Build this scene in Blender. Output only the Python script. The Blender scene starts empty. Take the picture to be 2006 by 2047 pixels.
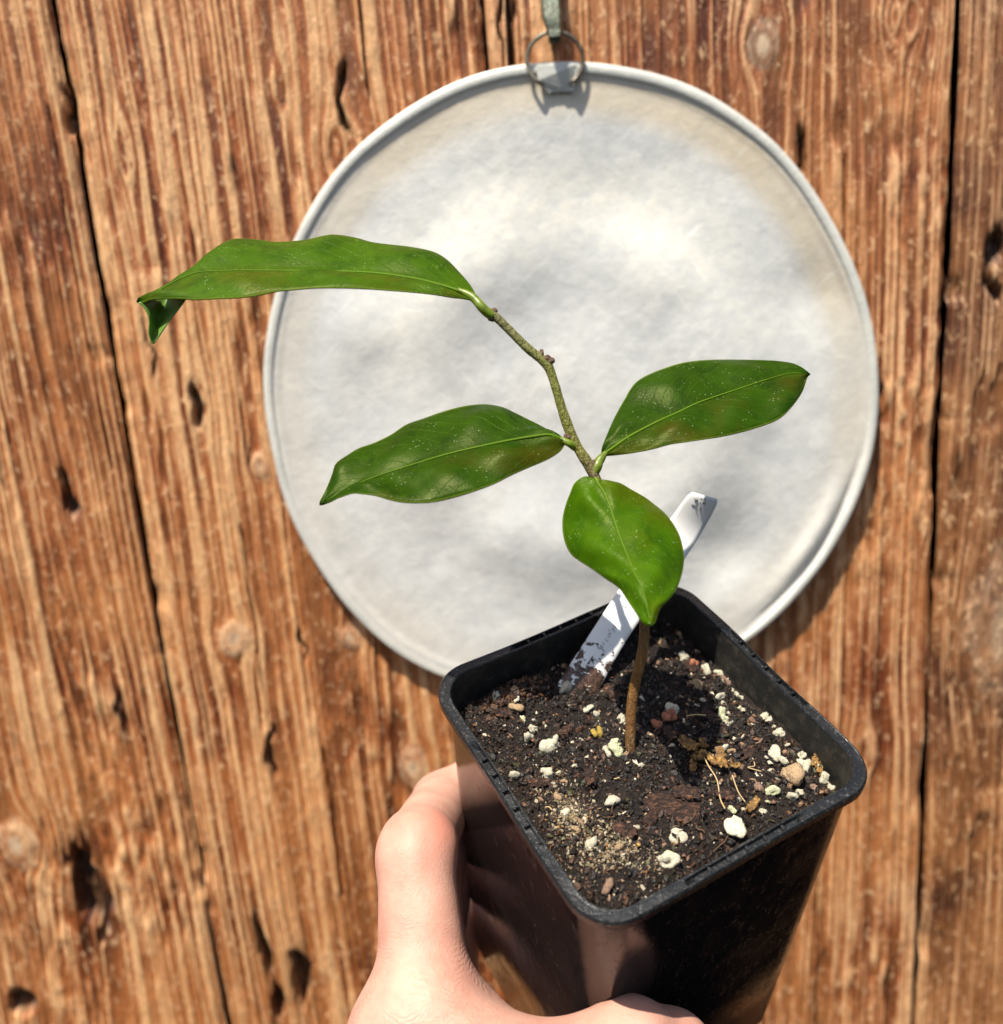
import bpy, bmesh, math, random
import numpy as np
from mathutils import Vector, Matrix
random.seed(7)
RNG = np.random.default_rng(11)
SC = bpy.context.scene
COL = SC.collection
PI = math.pi

# ------------------------------------------------------------------ camera, sky, sun, exposure
FPX, CX, CY = 1900.0, 1003.0, 1023.5          # focal length and centre in photograph pixels
WALL = 0.43                                    # metres from lens to the plank wall
g = np.array([549.0, 7400.0, 1900.0]); g /= np.linalg.norm(g)          # world down seen by the camera
hy = np.array([0, 0, 1.0]) - g * g[2]; hy /= np.linalg.norm(hy)        # into the wall
hx = np.cross(g, hy)                                                   # to the right
if hx[0] < 0: hx = -hx
R3 = np.array([hx, hy, -g])                    # rows: world axes in camera coordinates (right, down, forward)
CAM = np.array([0.0, -WALL, 1.45])
def c2w(p): return CAM + R3 @ np.asarray(p, float)
def dirw(p): return R3 @ np.asarray(p, float)
def ray(px, py): return np.array([(px - CX) / FPX, (py - CY) / FPX, 1.0])
def W(px, py, d): return c2w(ray(px, py) * d)
def onwall(px, py, off=0.0):
    r = dirw(ray(px, py)); t = (-off - CAM[1]) / r[1]
    return CAM + r * t
cam_d = bpy.data.cameras.new('camera'); cam = bpy.data.objects.new('camera', cam_d); COL.objects.link(cam)
r_, d_, f_ = dirw((1, 0, 0)), dirw((0, 1, 0)), dirw((0, 0, 1))
M = Matrix(((r_[0], -d_[0], -f_[0], CAM[0]), (r_[1], -d_[1], -f_[1], CAM[1]), (r_[2], -d_[2], -f_[2], CAM[2]), (0, 0, 0, 1)))
cam.matrix_world = M
cam_d.sensor_fit = 'HORIZONTAL'; cam_d.sensor_width = 36; cam_d.lens = 36 * FPX / 2006
cam_d.clip_start = 0.01; cam_d.clip_end = 100
cam_d.dof.use_dof = True; cam_d.dof.focus_distance = 0.262; cam_d.dof.aperture_fstop = cam_d.lens / 3.5
SC.camera = cam

SUN = np.array([-0.30, -0.50, 1.24]); SUN /= np.linalg.norm(SUN)
wd = bpy.data.worlds.new('World'); SC.world = wd; wd.use_nodes = True
nt = wd.node_tree; bg = nt.nodes['Background']; sky = nt.nodes.new('ShaderNodeTexSky')
sky.sky_type = 'NISHITA'; sky.sun_disc = False
sky.sun_elevation = math.asin(SUN[2]); sky.sun_rotation = math.atan2(SUN[0], SUN[1])
sky.dust_density = 2.0
nt.links.new(sky.outputs[0], bg.inputs[0]); bg.inputs[1].default_value = 0.085
ld = bpy.data.lights.new('sun', 'SUN'); lo = bpy.data.objects.new('sun', ld); COL.objects.link(lo)
ld.energy = 5.0; ld.angle = math.radians(0.55); ld.color = (1.0, 0.93, 0.81)
lo.rotation_euler = Vector(SUN).to_track_quat('Z', 'Y').to_euler(); lo.location = (0, -1, 3)
SC.view_settings.view_transform = 'Standard'; SC.view_settings.look = 'None'
SC.view_settings.exposure = 0.74; SC.view_settings.gamma = 1

# ------------------------------------------------------------------ helpers
def link(o, parent=None):
    COL.objects.link(o)
    if parent is not None:
        m = o.matrix_parent_inverse.copy(); o.parent = parent; o.matrix_parent_inverse = m
    return o
def tag(o, label=None, cat=None, group=None, kind=None):
    for k, v in (('label', label), ('category', cat), ('group', group), ('kind', kind)):
        if v: o[k] = v
    return o
def empty(name, loc=(0, 0, 0)):
    o = bpy.data.objects.new(name, None); o.empty_display_size = .01; o.location = Vector(loc); link(o); return o
def mesh_np(name, V, F, mat=None, parent=None, smooth=True, attrs=None, uv=None):
    V = np.asarray(V, np.float32); F = np.asarray(F, np.int32); k = F.shape[1]
    me = bpy.data.meshes.new(name)
    me.vertices.add(len(V)); me.vertices.foreach_set('co', V.ravel())
    me.loops.add(F.size); me.loops.foreach_set('vertex_index', F.ravel())
    me.polygons.add(len(F)); me.polygons.foreach_set('loop_start', np.arange(0, F.size, k, dtype=np.int32))
    me.polygons.foreach_set('loop_total', np.full(len(F), k, np.int32))
    me.polygons.foreach_set('use_smooth', np.full(len(F), smooth, bool))
    me.update(calc_edges=True)
    for a, v in (attrs or {}).items():
        at = me.attributes.new(a, 'FLOAT', 'POINT'); at.data.foreach_set('value', np.asarray(v, np.float32).ravel())
    if uv is not None:
        l = me.uv_layers.new(name='UVMap'); l.data.foreach_set('uv', np.asarray(uv, np.float32)[F.ravel()].ravel())
    if mat: me.materials.append(mat)
    me.validate()
    o = bpy.data.objects.new(name, me)
    if parent is not None:
        o.matrix_parent_inverse = Matrix.Translation(-parent.location)
    return link(o, parent)
def grid_faces(n, m, wrap=False):
    i, j = np.meshgrid(np.arange(n - (0 if wrap else 1)), np.arange(m - 1), indexing='ij')
    i = i.ravel(); j = j.ravel(); i2 = (i + 1) % n
    return np.stack([i * m + j, i2 * m + j, i2 * m + j + 1, i * m + j + 1], 1)
def tube(pts, rad, n=10, caps=True):
    P = np.asarray(pts, float); rad = np.broadcast_to(np.asarray(rad, float), (len(P),))
    T = np.gradient(P, axis=0); T /= np.linalg.norm(T, axis=1)[:, None] + 1e-12
    ref = np.array([.31, .77, .12]); V = []
    a = np.cross(T[0], ref); a /= np.linalg.norm(a)
    for p, t, r in zip(P, T, rad):
        a = a - t * np.dot(a, t); a /= np.linalg.norm(a); b = np.cross(t, a)
        th = np.linspace(0, 2 * PI, n, endpoint=False)
        V.append(p + r * (np.cos(th)[:, None] * a + np.sin(th)[:, None] * b))
    V = np.concatenate(V); F = []
    for i in range(len(P) - 1):
        for j in range(n):
            F.append((i * n + j, i * n + (j + 1) % n, (i + 1) * n + (j + 1) % n, (i + 1) * n + j))
    if caps:
        c0 = len(V); V = np.vstack([V, P[0], P[-1]]); m = (len(P) - 1) * n
        for j in range(0, n):
            F.append((c0, c0, (j + 1) % n, j)); F.append((c0 + 1, c0 + 1, m + j, m + (j + 1) % n))
        # degenerate quads are removed by validate(); build them as triangles instead
        q = [f for f in F if f[0] != f[1]]; tr = [f[1:] for f in F if f[0] == f[1]]
        return V, q, tr
    return V, F, []
def tube_obj(name, pts, rad, mat, parent=None, n=10, smooth=True):
    V, q, tr = tube(pts, rad, n); me = bpy.data.meshes.new(name)
    me.from_pydata([tuple(v) for v in V], [], [tuple(f) for f in q] + [tuple(t) for t in tr])
    for p in me.polygons: p.use_smooth = smooth
    me.materials.append(mat); o = bpy.data.objects.new(name, me)
    if parent is not None: o.matrix_parent_inverse = Matrix.Translation(-parent.location)
    return link(o, parent)
def spline(P, n):
    """Catmull-Rom through the points, n samples by arc length"""
    P = np.asarray(P, float); Q = np.vstack([2 * P[0] - P[1], P, 2 * P[-1] - P[-2]]); out = []
    for i in range(1, len(Q) - 2):
        for t in np.linspace(0, 1, 12, endpoint=False):
            a, b, c, d = Q[i - 1], Q[i], Q[i + 1], Q[i + 2]
            out.append(.5 * (2 * b + (c - a) * t + (2 * a - 5 * b + 4 * c - d) * t * t + (3 * b - a - 3 * c + d) * t ** 3))
    out.append(P[-1]); out = np.array(out)
    s = np.concatenate([[0], np.cumsum(np.linalg.norm(np.diff(out, axis=0), axis=1))])
    u = np.linspace(0, s[-1], n)
    return np.stack([np.interp(u, s, out[:, k]) for k in range(out.shape[1])], 1)
class Noise:
    def __init__(s, seed): s.t = np.random.default_rng(seed).random((256, 256))
    def __call__(s, x, y):
        x = np.asarray(x, float); y = np.asarray(y, float) + x * 0
        xi = np.floor(x).astype(int); yi = np.floor(y).astype(int); fx = x - xi; fy = y - yi
        fx = fx * fx * (3 - 2 * fx); fy = fy * fy * (3 - 2 * fy)
        a = s.t[xi & 255, yi & 255]; b = s.t[(xi + 1) & 255, yi & 255]; c = s.t[xi & 255, (yi + 1) & 255]; d = s.t[(xi + 1) & 255, (yi + 1) & 255]
        return ((a * (1 - fx) + b * fx) * (1 - fy) + (c * (1 - fx) + d * fx) * fy) * 2 - 1
    def fbm(s, x, y, o=4):
        v = 0; a = 1; t = 0
        for k in range(o):
            v = v + a * s(x * 2 ** k + 17.3 * k, y * 2 ** k + 5.1 * k); t += a; a *= .5
        return v / t
def sstep(a, b, x):
    t = np.clip((x - a) / (b - a), 0, 1); return t * t * (3 - 2 * t)

# ------------------------------------------------------------------ materials
class Mat:
    def __init__(s, name, **kw):
        s.m = bpy.data.materials.new(name); s.m.use_nodes = True; s.t = s.m.node_tree
        s.b = s.t.nodes['Principled BSDF']
        for k, v in kw.items(): s.set(k, v)
    def set(s, k, v):
        i = s.b.inputs[k.replace('_', ' ')]
        if isinstance(v, (tuple, list)) and len(v) == 3 and i.type == 'RGBA': v = (*v, 1)
        if hasattr(v, 'is_output'): s.t.links.new(v, i)
        else: i.default_value = v
    def n(s, typ, out=0, ins=None, **kw):
        nd = s.t.nodes.new('ShaderNode' + typ)
        for k, v in kw.items(): setattr(nd, k, v)
        for k, v in (ins or {}).items():
            i = nd.inputs[k]
            if hasattr(v, 'is_output'): s.t.links.new(v, i)
            else:
                if isinstance(v, (tuple, list)) and len(v) == 3 and i.type == 'RGBA': v = (*v, 1)
                i.default_value = v
        return nd.outputs[out]
    def coord(s, which='Object', scale=(1, 1, 1)):
        c = s.n('TexCoord', which)
        return s.n('Mapping', 0, {'Vector': c, 'Scale': scale})
    def noise(s, vec, scale, detail=4, rough=.6, dist=0):
        return s.n('TexNoise', 'Fac', {'Vector': vec, 'Scale': scale, 'Detail': detail, 'Roughness': rough, 'Distortion': dist})
    def ramp(s, fac, stops, interp='LINEAR'):
        nd = s.t.nodes.new('ShaderNodeValToRGB'); cr = nd.color_ramp; cr.interpolation = interp
        while len(cr.elements) < len(stops): cr.elements.new(.5)
        for e, (p, c) in zip(cr.elements, stops):
            e.position = p; e.color = (*c, 1) if len(c) == 3 else c
        s.t.links.new(fac, nd.inputs[0]); return nd.outputs[0]
    def fr(s, fac, a, b):          # grey ramp 0..1 between a and b
        return s.n('MapRange', 0, {'Value': fac, 'From Min': a, 'From Max': b})
    def mix(s, fac, a, b, mode='MIX'):
        nd = s.t.nodes.new('ShaderNodeMix'); nd.data_type = 'RGBA'; nd.blend_type = mode
        for i, v in ((0, fac), (6, a), (7, b)):
            if hasattr(v, 'is_output'): s.t.links.new(v, nd.inputs[i])
            elif i == 0: nd.inputs[0].default_value = v
            else: nd.inputs[i].default_value = (*v, 1)
        return nd.outputs[2]
    def math(s, op, a, b=0.0):
        return s.n('Math', 0, {0: a, 1: b}, operation=op)
    def bump(s, h, dist=.001, strength=1.0):
        s.set('Normal', s.n('Bump', 0, {'Height': h, 'Distance': dist, 'Strength': strength}))
    def attr(s, name): return s.n('Attribute', 'Fac', attribute_name=name)

# wood ------------------------------------------------------------
def wood_material(name, deep, mid, pale):
    m = Mat(name, Roughness=.62)
    gr = m.attr('grain'); st = m.attr('dark'); kn = m.attr('pale')
    v = m.coord('Object'); vs = m.coord('Object', (1, 1, .13))
    big = m.noise(m.coord('Object', (1, 1, .4)), 28, 4, .65, .6); fine = m.noise(vs, 900, 3, .7); spk = m.noise(m.coord('Object', (1, 1, .5)), 330, 4, .75, .4)
    base = m.ramp(m.math('ADD', gr, m.math('MULTIPLY', m.math('SUBTRACT', big, .5), 1.0)), [(.20, deep), (.46, mid), (.75, pale)])
    warm = m.mix(m.fr(m.noise(v, 11, 3, .6, .3), .4, .62), base, m.mix(.5, base, (.60, .25, .08)))
    c = m.mix(m.fr(fine, .30, .72), m.mix(.45, warm, deep), warm)
    c = m.mix(m.math('MULTIPLY', m.fr(spk, .55, .68), .7), c, (.80, .52, .28))
    c = m.mix(kn, c, m.mix(m.fr(spk, .3, .7), (.42, .27, .16), (.72, .56, .38)))
    c = m.mix(st, c, (.012, .006, .003))
    m.set('Base Color', c)
    m.set('Roughness', m.math('ADD', m.math('MULTIPLY', spk, .35), .35))
    m.set('Specular_IOR_Level', .45)
    m.bump(m.math('ADD', m.math('MULTIPLY', fine, .5), spk), .0011, .8)
    return m.m
WOODS = [wood_material('orange weathered wood', (.10, .023, .005), (.39, .110, .026), (.84, .50, .24)),
         wood_material('red brown weathered wood', (.085, .019, .005), (.32, .088, .024), (.82, .48, .24)),
         wood_material('brown grey weathered wood', (.07, .022, .008), (.24, .090, .034), (.66, .39, .20))]

# ------------------------------------------------------------------ the plank wall
wn = [Noise(100 + k) for k in range(8)]
def wxz(px, py): p = onwall(px, py); return p[0], p[2]
# knots: px, py, radius (m), vertical stretch, paleness
KNOTS = [(1525, 90, .0075, 1.5, .95), (30, 1690, .011, 1.4, .8), (2010, 1260, .021, 2.0, .55), (828, 1535, .0075, 1.5, .9), (470, 1276, .008, 1.2, .85),
         (690, 300, .009, 1.8, .3), (400, 800, .004, 3, 0), (555, 170, .004, 3.5, .25), (700, 1275, .0055, 1.2, .85), (1810, 30, .010, 1.8, .35),
         (520, 930, .005, 1.3, .7), (1850, 1050, .004, 3, .2), (250, 300, .004, 4, .2),
         (560, 1560, .004, 3, .3), (1735, 1500, .006, 2.2, .35), (130, 1260, .004, 4, .3)]
# gouges: px, py, half width px, half height px, depth mm
GOUGES = [(395, 815, 17, 45, 7), (140, 985, 16, 48, 6), (178, 1790, 38, 125, 9), (545, 1510, 15, 62, 7), (530, 1900, 15, 95, 7), (603, 1960, 24, 85, 9),
          (690, 200, 12, 60, 7), (1604, 320, 14, 50, 8), (1985, 535, 22, 70, 7), (605, 1290, 9, 36, 6), (130, 200, 12, 30, 5), (1010, 60, 5, 80, 4),
          (560, 2010, 20, 60, 8), (1762, 810, 8, 40, 5), (240, 1420, 8, 60, 2), (40, 2010, 40, 40, 6), (1030, 20, 7, 20, 4), (134, 238, 14, 22, 6), (300, 690, 6, 60, 2)]
CRACKS = [(1018, -300, 128, .0016), (330, 1050, 1420, .0005), (720, -200, 160, .0005), (1700, 300, 900, .0005), (1660, 1500, 2100, .0006), (60, 200, 900, .0005), (455, 1500, 1760, .0006), (1965, 900, 1500, .0006), (1850, 1650, 2100, .0005)]     # px at y=0 line, from y, to y, half width
def plank(x0, x1, z0, z1, mat, seed, dx=.0005, dz=.0022, gap=.0010, fine=1.0, label=None):
    nx = int((x1 - x0 - 2 * gap) / dx); nz = int((z1 - z0) / dz)
    u = np.linspace(0, 1, nx); z = np.linspace(z0, z1, nz)
    U, Z = np.meshgrid(u, z, indexing='ij')
    wob0 = .0011 * wn[0].fbm(z * 22 + seed * 9, z * 0 + seed, 4); wob1 = .0011 * wn[1].fbm(z * 22 + seed * 5, z * 0 + seed, 4)
    X = (x0 + gap + wob0)[None, :] * (1 - U) + (x1 - gap + wob1)[None, :] * U
    lean = .005 * wn[2].fbm(Z * 2.2 + seed * 3, X * 2.5, 2) + .0004 * wn[2].fbm(Z * 11 + seed * 7, X * 8, 2) + .00035 * wn[3].fbm(Z * 60, X * 60, 2)
    S = X + lean; core = np.zeros_like(X); pale = np.zeros_like(X)
    for (px, py, r, st, pl) in KNOTS:
        kx, kz = wxz(px, py); ddx = X - kx; ddz = (Z - kz) / st; rr = ddx ** 2 + ddz ** 2
        S = S - ddx * (1.1 * r * r) / (rr + .30 * r * r) * np.exp(-rr / (6 * r * r))
        rad = np.sqrt(rr) / r * (1 + .12 * wn[3](X * 300, Z * 200))
        rad = rad * (1 + .3 * wn[6].fbm(X * 140, Z * 90, 3)); k = (1 - sstep(.45, 1.15, rad)) * (pl > .5); core = np.maximum(core, k); pale = np.maximum(pale, k * pl * (.6 + .4 * np.sin(rad * 9)))
        S = np.where(rad < 1, S * (1 - k) + k * (kx + np.sqrt(rr) * 1.6), S)
    amp = .65 + .35 * wn[4].fbm(X * 14 + seed, Z * 9, 2)
    sp = fine * (1 + .35 * wn[4](S * 18 + seed, Z * 0))
    # ring ridges: several widths, broken slowly along the board
    g1 = wn[5](S * 230 * fine + seed * 31, Z * 5.5); g2 = wn[6](S * (690 + 190 * wn[2](X * 12 + seed, Z * .6)) * fine + seed * 13, Z * 7); g3 = wn[7](S * 1650 + seed, Z * 16)
    g2 = np.sign(g2) * np.abs(g2) ** .75
    gr = .44 + .16 * g1 + .34 * g2 + .30 * g3
    torn = wn[3].fbm(X * 210, Z * 85 + seed, 4); blot = sstep(.05, .5, wn[2].fbm(X * 22 + seed * 4, Z * 13, 3))
    gr = gr + .34 * torn * (.35 + blot) + .30 * wn[0].fbm(X * 26 + seed * 2, Z * 5.5, 3) * .9
    H = amp * (.00060 * g1 + .00100 * g2 + .00036 * g3) + .0013 * torn * (.35 + 1.1 * blot)
    pits = wn[1].fbm(X * 95 + seed, Z * 16, 3); pd = sstep(.46, .66, pits); H -= .0016 * pd; gr -= .35 * pd
    H = H * (1 - .5 * core) + core * (.0008 + .0002 * np.sin(np.sqrt(core) * 9)); gr = gr * (1 - .3 * core) + .1 * core
    dark = np.zeros_like(X)
    for (px, py, a, b, dep) in GOUGES:
        kx, kz = wxz(px, py); ww = a / FPX * WALL * 1.0; hh = b / FPX * WALL * 1.03
        q = np.sqrt(((X - kx + .003 * wn[0](Z * 130 + px, X * 0) + (Z - kz) * .02) / (ww * (.75 + .45 * wn[5](Z * 90 + px, X * 0)))) ** 2 + (np.abs(Z - kz) / hh) ** 2.6) + .40 * wn[6].fbm(X * 420, Z * 90, 3)
        k = 1 - sstep(.62, 1.05, q); H -= dep * .001 * k; dark = np.maximum(dark, k * (.86 + .14 * wn[7](X * 500, Z * 500)))
        halo = (1 - sstep(.9, 1.9, q)) * .32; dark = np.maximum(dark, halo * (b > 40))
    for (px, ya, yb, hw) in CRACKS:
        kx, _ = wxz(px, 20); za = wxz(px, ya)[1]; zb = wxz(px, yb + 60)[1]
        q = np.abs(X - kx - .0006 * wn[0](Z * 90, X * 0)) / hw + .3 * wn[6](X * 500, Z * 160)
        k = (1 - sstep(.5, 1.1, q)) * sstep(zb, zb + .01, Z) * (1 - sstep(za - .01, za, Z)); H -= .007 * k; dark = np.maximum(dark, .9 * k)
    e = np.minimum(X - X[:1], X[-1:] - X); H -= .0035 * np.exp(-e / .0016) + .004 * np.exp(-e / .004) * sstep(.25, .6, wn[2].fbm(Z * 35, U * 3 + seed, 3))
    gr = gr + .16 * np.exp(-((e - .005) / .004) ** 2)
    Y = -H + .0018 * wn[0](X * 9 + seed, Z * 6)
    V = np.stack([X, Y, Z], 2).reshape(-1, 3); F = grid_faces(nx, nz)
    rim = np.concatenate([np.arange(nz), np.arange(1, nx) * nz + nz - 1, (nx - 1) * nz + np.arange(nz - 2, -1, -1), np.arange(nx - 2, 0, -1) * nz])
    B = V[rim].copy(); B[:, 1] = .024; n0 = len(V); V = np.vstack([V, B]); m = len(rim); k = np.arange(m)
    F = np.vstack([F, np.stack([rim[k], n0 + k, n0 + (k + 1) % m, rim[(k + 1) % m]], 1)])
    A = lambda a, v: np.concatenate([a.ravel(), np.full(m, v)])
    o = mesh_np('plank', V, F, mat, wall, True, {'grain': A(gr, .3), 'dark': A(dark, .8), 'pale': A(pale, 0)})
    if label: o['label'] = label
    return o
zt, zb_ = CAM[2] + .27, CAM[2] - .56
sx1 = .5 * (wxz(100, 0)[0] + wxz(453, 2047)[0]); sx2 = wxz(965, 0)[0]; sx3 = .5 * (wxz(1923, 0)[0] + wxz(1833, 2047)[0])
wall = empty('plank_wall', (0, .03, zb_)); tag(wall, 'weathered orange-brown wooden plank wall with dark seams, knots and gouges behind the pot', 'wooden wall')
plank(sx1 - .21, sx1, zb_, zt, WOODS[0], 3.1, fine=1.7, label='fine-grained orange plank at the far left')
plank(sx1, sx2, zb_, zt, WOODS[0], 7.7, fine=.95, label='wide orange-brown plank left of the round lid')
plank(sx2, sx3, zb_, zt, WOODS[1], 12.3, fine=1.0, label='wide red-brown plank behind the right of the round lid')
plank(sx3, sx3 + .2, zb_, zt, WOODS[2], 19.9, fine=1.25, label='greyish brown plank at the far right')
dk = Mat('dark backing', Base_Color=(.02, .012, .008), Roughness=.9).m
mesh_np('backing_board', [(-.6, .03, zb_), (.7, .03, zb_), (.7, .03, zt), (-.6, .03, zt), (-.6, .04, zb_), (.7, .04, zb_), (.7, .04, zt), (-.6, .04, zt)],
        [(0, 1, 2, 3), (5, 4, 7, 6), (0, 3, 7, 4), (1, 5, 6, 2), (3, 2, 6, 7), (0, 4, 5, 1)], dk, wall, False)

# ------------------------------------------------------------------ hanging lid
OUT = [(542, 621), (531, 673), (526, 726), (524, 778), (528, 820), (535, 862), (546, 915), (557, 967), (571, 1021), (599, 1073), (632, 1127), (665, 1182), (713, 1236), (755, 1278),
       (807, 1319), (878, 1352), (1010, 1388), (1140, 1398), (1300, 1375), (1410, 1335), (1500, 1281), (1534, 1255), (1575, 1217), (1632, 1147), (1683, 1075), (1706, 1021), (1727, 975), (1746, 913),
       (1756, 843), (1758, 738), (1752, 699), (1742, 631), (1720, 557), (1689, 489), (1655, 421), (1621, 372), (1578, 310), (1516, 254), (1439, 202), (1362, 160), (1300, 146), (1215, 127), (1104, 123),
       (1023, 131), (944, 150), (865, 185), (802, 226), (739, 270), (676, 330), (629, 399), (588, 475)]
LOFF = .0075
O3 = np.array([onwall(px, py, LOFF) for px, py in OUT]); lc = onwall(1141, 762, LOFF)
ang = np.arctan2(O3[:, 2] - lc[2], O3[:, 0] - lc[0]); rr = np.hypot(O3[:, 2] - lc[2], O3[:, 0] - lc[0]); od = np.argsort(ang); ang = ang[od]; rr = rr[od]
ang = np.concatenate([ang - 2 * PI, ang, ang + 2 * PI]); rr = np.concatenate([rr] * 3)
def lidR(t):
    v = 0
    for k in (-.10, -.05, 0, .05, .10): v = v + np.interp(t + k, ang, rr)
    return v / 5
RM = float(rr.mean())
ml = Mat('oxidised aluminium', Metallic=.12, Roughness=.55)
v = ml.coord('Object'); n1 = ml.noise(v, 26, 5, .6, .8); n2 = ml.noise(v, 150, 5, .72, .3); n3 = ml.noise(ml.coord('Object', (1, 1, .6)), 9, 3, .5, .4)
fine = ml.noise(v, 700, 3, .7)
c = ml.ramp(n1, [(.30, (.62, .63, .615)), (.5, (.675, .67, .635)), (.70, (.72, .705, .65))])
c = ml.mix(ml.fr(n2, .36, .70), ml.mix(.30, c, (.36, .38, .39)), c)
c = ml.mix(ml.math('MULTIPLY', ml.attr('creamy'), ml.fr(n2, .3, .62)), c, (.76, .71, .56))
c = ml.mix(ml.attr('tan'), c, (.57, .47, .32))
c = ml.mix(ml.math('MULTIPLY', ml.fr(fine, .66, .74), .4), c, (.70, .67, .58))
for ro_, sc_ in ((.6, 1), (-.9, 1), (2.2, 1)):
    mpn = ml.n('Mapping', 0, {'Vector': ml.coord('Object'), 'Rotation': (0, ro_, 0)}); mps = ml.n('Mapping', 0, {'Vector': mpn, 'Scale': (1, 1, .06)})
    c = ml.mix(ml.math('MULTIPLY', ml.fr(ml.noise(mps, 520, 2, .5), .66, .74), .35), c, (.82, .81, .76))
ml.set('Base Color', c); ml.set('Roughness', ml.math('ADD', ml.math('MULTIPLY', n2, .3), .36))
ml.bump(ml.math('ADD', ml.math('MULTIPLY', n1, 1.2), ml.math('ADD', n2, ml.math('MULTIPLY', fine, .3))), .0005, .6)
lid = empty('pot_lid', (lc[0], -LOFF, lc[2] + RM)); tag(lid, 'round dull grey-white aluminium lid with rolled rim hanging on the planks behind the seedling', 'lid')
NT = 288
th = np.linspace(0, 2 * PI, NT, endpoint=False); Rt = lidR(th)
# dish: rows from the centre to the edge of the rolled rim
rs = np.concatenate([np.linspace(0.002, .93, 120), np.linspace(.936, .986, 14)])
T_, S_ = np.meshgrid(th, rs, indexing='ij'); Rr = lidR(T_) * S_
Xl = np.cos(T_) * Rr; Zl = np.sin(T_) * Rr
ln = Noise(55)
def lid_h(X, Z, s):      # height towards the viewer
    h = -.0008 * (1 - sstep(.60, .955, s))
    sw = s + .05 * ln.fbm(X * 12, Z * 12, 2)
    h = h + .0052 * np.exp(-((sw - .46) / .15) ** 2) * (.85 + .25 * ln.fbm(X * 9 + 4, Z * 9, 2))
    h = h + .0030 * np.exp(-((X - .02) ** 2 + (Z + .01) ** 2) / .045 ** 2)
    h = h + .0011 * ln.fbm(X * 17, Z * 17 + 3, 3) * (1 - sstep(.8, .95, s)) + .00022 * ln.fbm(X * 80, Z * 80, 3)
    for (a, b, r, d) in ((-.050, -.055, .022, -.0035), (.07, -.085, .018, -.003), (.005, .058, .030, -.0030), (.105, .03, .016, -.002), (-.09, .03, .02, .0018)):
        h = h + d * np.exp(-((X - a) ** 2 + (Z - b) ** 2) / r ** 2)
    return h
Hh = lid_h(Xl, Zl, S_)
Hh = np.where(S_ > .93, Hh * (1 - sstep(.93, .96, S_)) + sstep(.93, .96, S_) * (.0005), Hh)
Hh = Hh - .0035 * np.exp(-((S_ - .957) / .011) ** 2) * np.exp(-((T_ - 5.62) / .24) ** 2) + .0022 * np.exp(-((S_ - .92) / .03) ** 2) * np.exp(-((T_ - 5.62) / .24) ** 2)
creamy = np.exp(-((S_ - .58) / .14) ** 2) * sstep(-.2, .8, np.sin(T_)) * .45
tan = sstep(.80, .90, S_) * (1 - sstep(.945, .96, S_) * .3) * (.30 + .55 * sstep(-.35, .7, np.sin(T_ + .25))) * (.75 + .35 * ln.fbm(Xl * 30, Zl * 30, 2))  # tan edge band, stronger above: warm reflection and shading painted into the colour
Vl = np.stack([lc[0] + Xl, -LOFF - Hh, lc[2] + Zl], 2)
nr = len(rs)
F = grid_faces(NT, nr, True)
V2 = Vl.reshape(-1, 3)
back = V2.copy(); back[:, 1] += .0012
cen = np.arange(NT) * nr
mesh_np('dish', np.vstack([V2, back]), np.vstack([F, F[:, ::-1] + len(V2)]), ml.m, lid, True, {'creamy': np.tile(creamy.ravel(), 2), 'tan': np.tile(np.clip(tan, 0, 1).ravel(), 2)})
# rolled rim: bead round the edge
na = 20; aa = np.linspace(0, 2 * PI, na, endpoint=False)
T2, A2 = np.meshgrid(th, aa, indexing='ij'); br = .0025 * (.82 + .18 * np.sin(T2)) * (1 + .03 * np.sin(T2 * 7))
low = .85 * np.exp(-((T2 - 4.2) / .75) ** 2)
Rb = lidR(T2) - .0027 + br * np.cos(A2); Yb = -LOFF - .0012 - br * (1 - low) * np.sin(A2) * .50 + .0006
Vb = np.stack([lc[0] + np.cos(T2) * Rb, Yb, lc[2] + np.sin(T2) * Rb], 2).reshape(-1, 3)
i, j = np.meshgrid(np.arange(NT), np.arange(na), indexing='ij'); i = i.ravel(); j = j.ravel()
Fb = np.stack([i * na + j, ((i + 1) % NT) * na + j, ((i + 1) % NT) * na + (j + 1) % na, i * na + (j + 1) % na], 1)
mr = Mat('rim aluminium', Metallic=.12, Roughness=.42)
v = mr.coord('Object'); k = mr.noise(v, 60, 4, .6)
mr.set('Base Color', mr.ramp(k, [(.35, (.56, .56, .51)), (.65, (.68, .67, .60))])); mr.bump(mr.noise(v, 500, 3), .0004, .5)
mesh_np('rolled_rim', Vb, Fb, mr.m, lid, True)
# dark seam line at the foot of the bead, bright bruised strip lower right
# tab that holds the ring
def boxmesh(name, c, ax, ay, az, mat, parent, bevel=0.0):
    me = bpy.data.meshes.new(name); bm = bmesh.new(); bmesh.ops.create_cube(bm, size=1)
    for v_ in bm.verts:
        q = np.array(c) + v_.co.x * np.array(ax) + v_.co.y * np.array(ay) + v_.co.z * np.array(az); v_.co = Vector(q)
    if bevel: bmesh.ops.bevel(bm, geom=bm.edges[:], offset=bevel, segments=2, affect='EDGES')
    bmesh.ops.recalc_face_normals(bm, faces=bm.faces)
    bm.to_mesh(me); bm.free(); me.materials.append(mat)
    o = bpy.data.objects.new(name, me)
    if parent is not None: o.matrix_parent_inverse = Matrix.Translation(-parent.location)
    return link(o, parent)
TP = [(1072, 128), (1155, 127), (1155, 158), (1146, 181), (1098, 184), (1076, 160)]
vt = [onwall(px, py, LOFF + .0046) for px, py in TP]; vb = [onwall(px, py, LOFF + .0022) for px, py in TP]
vt[3][1] = vt[4][1] = -(LOFF + .0016)
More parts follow.
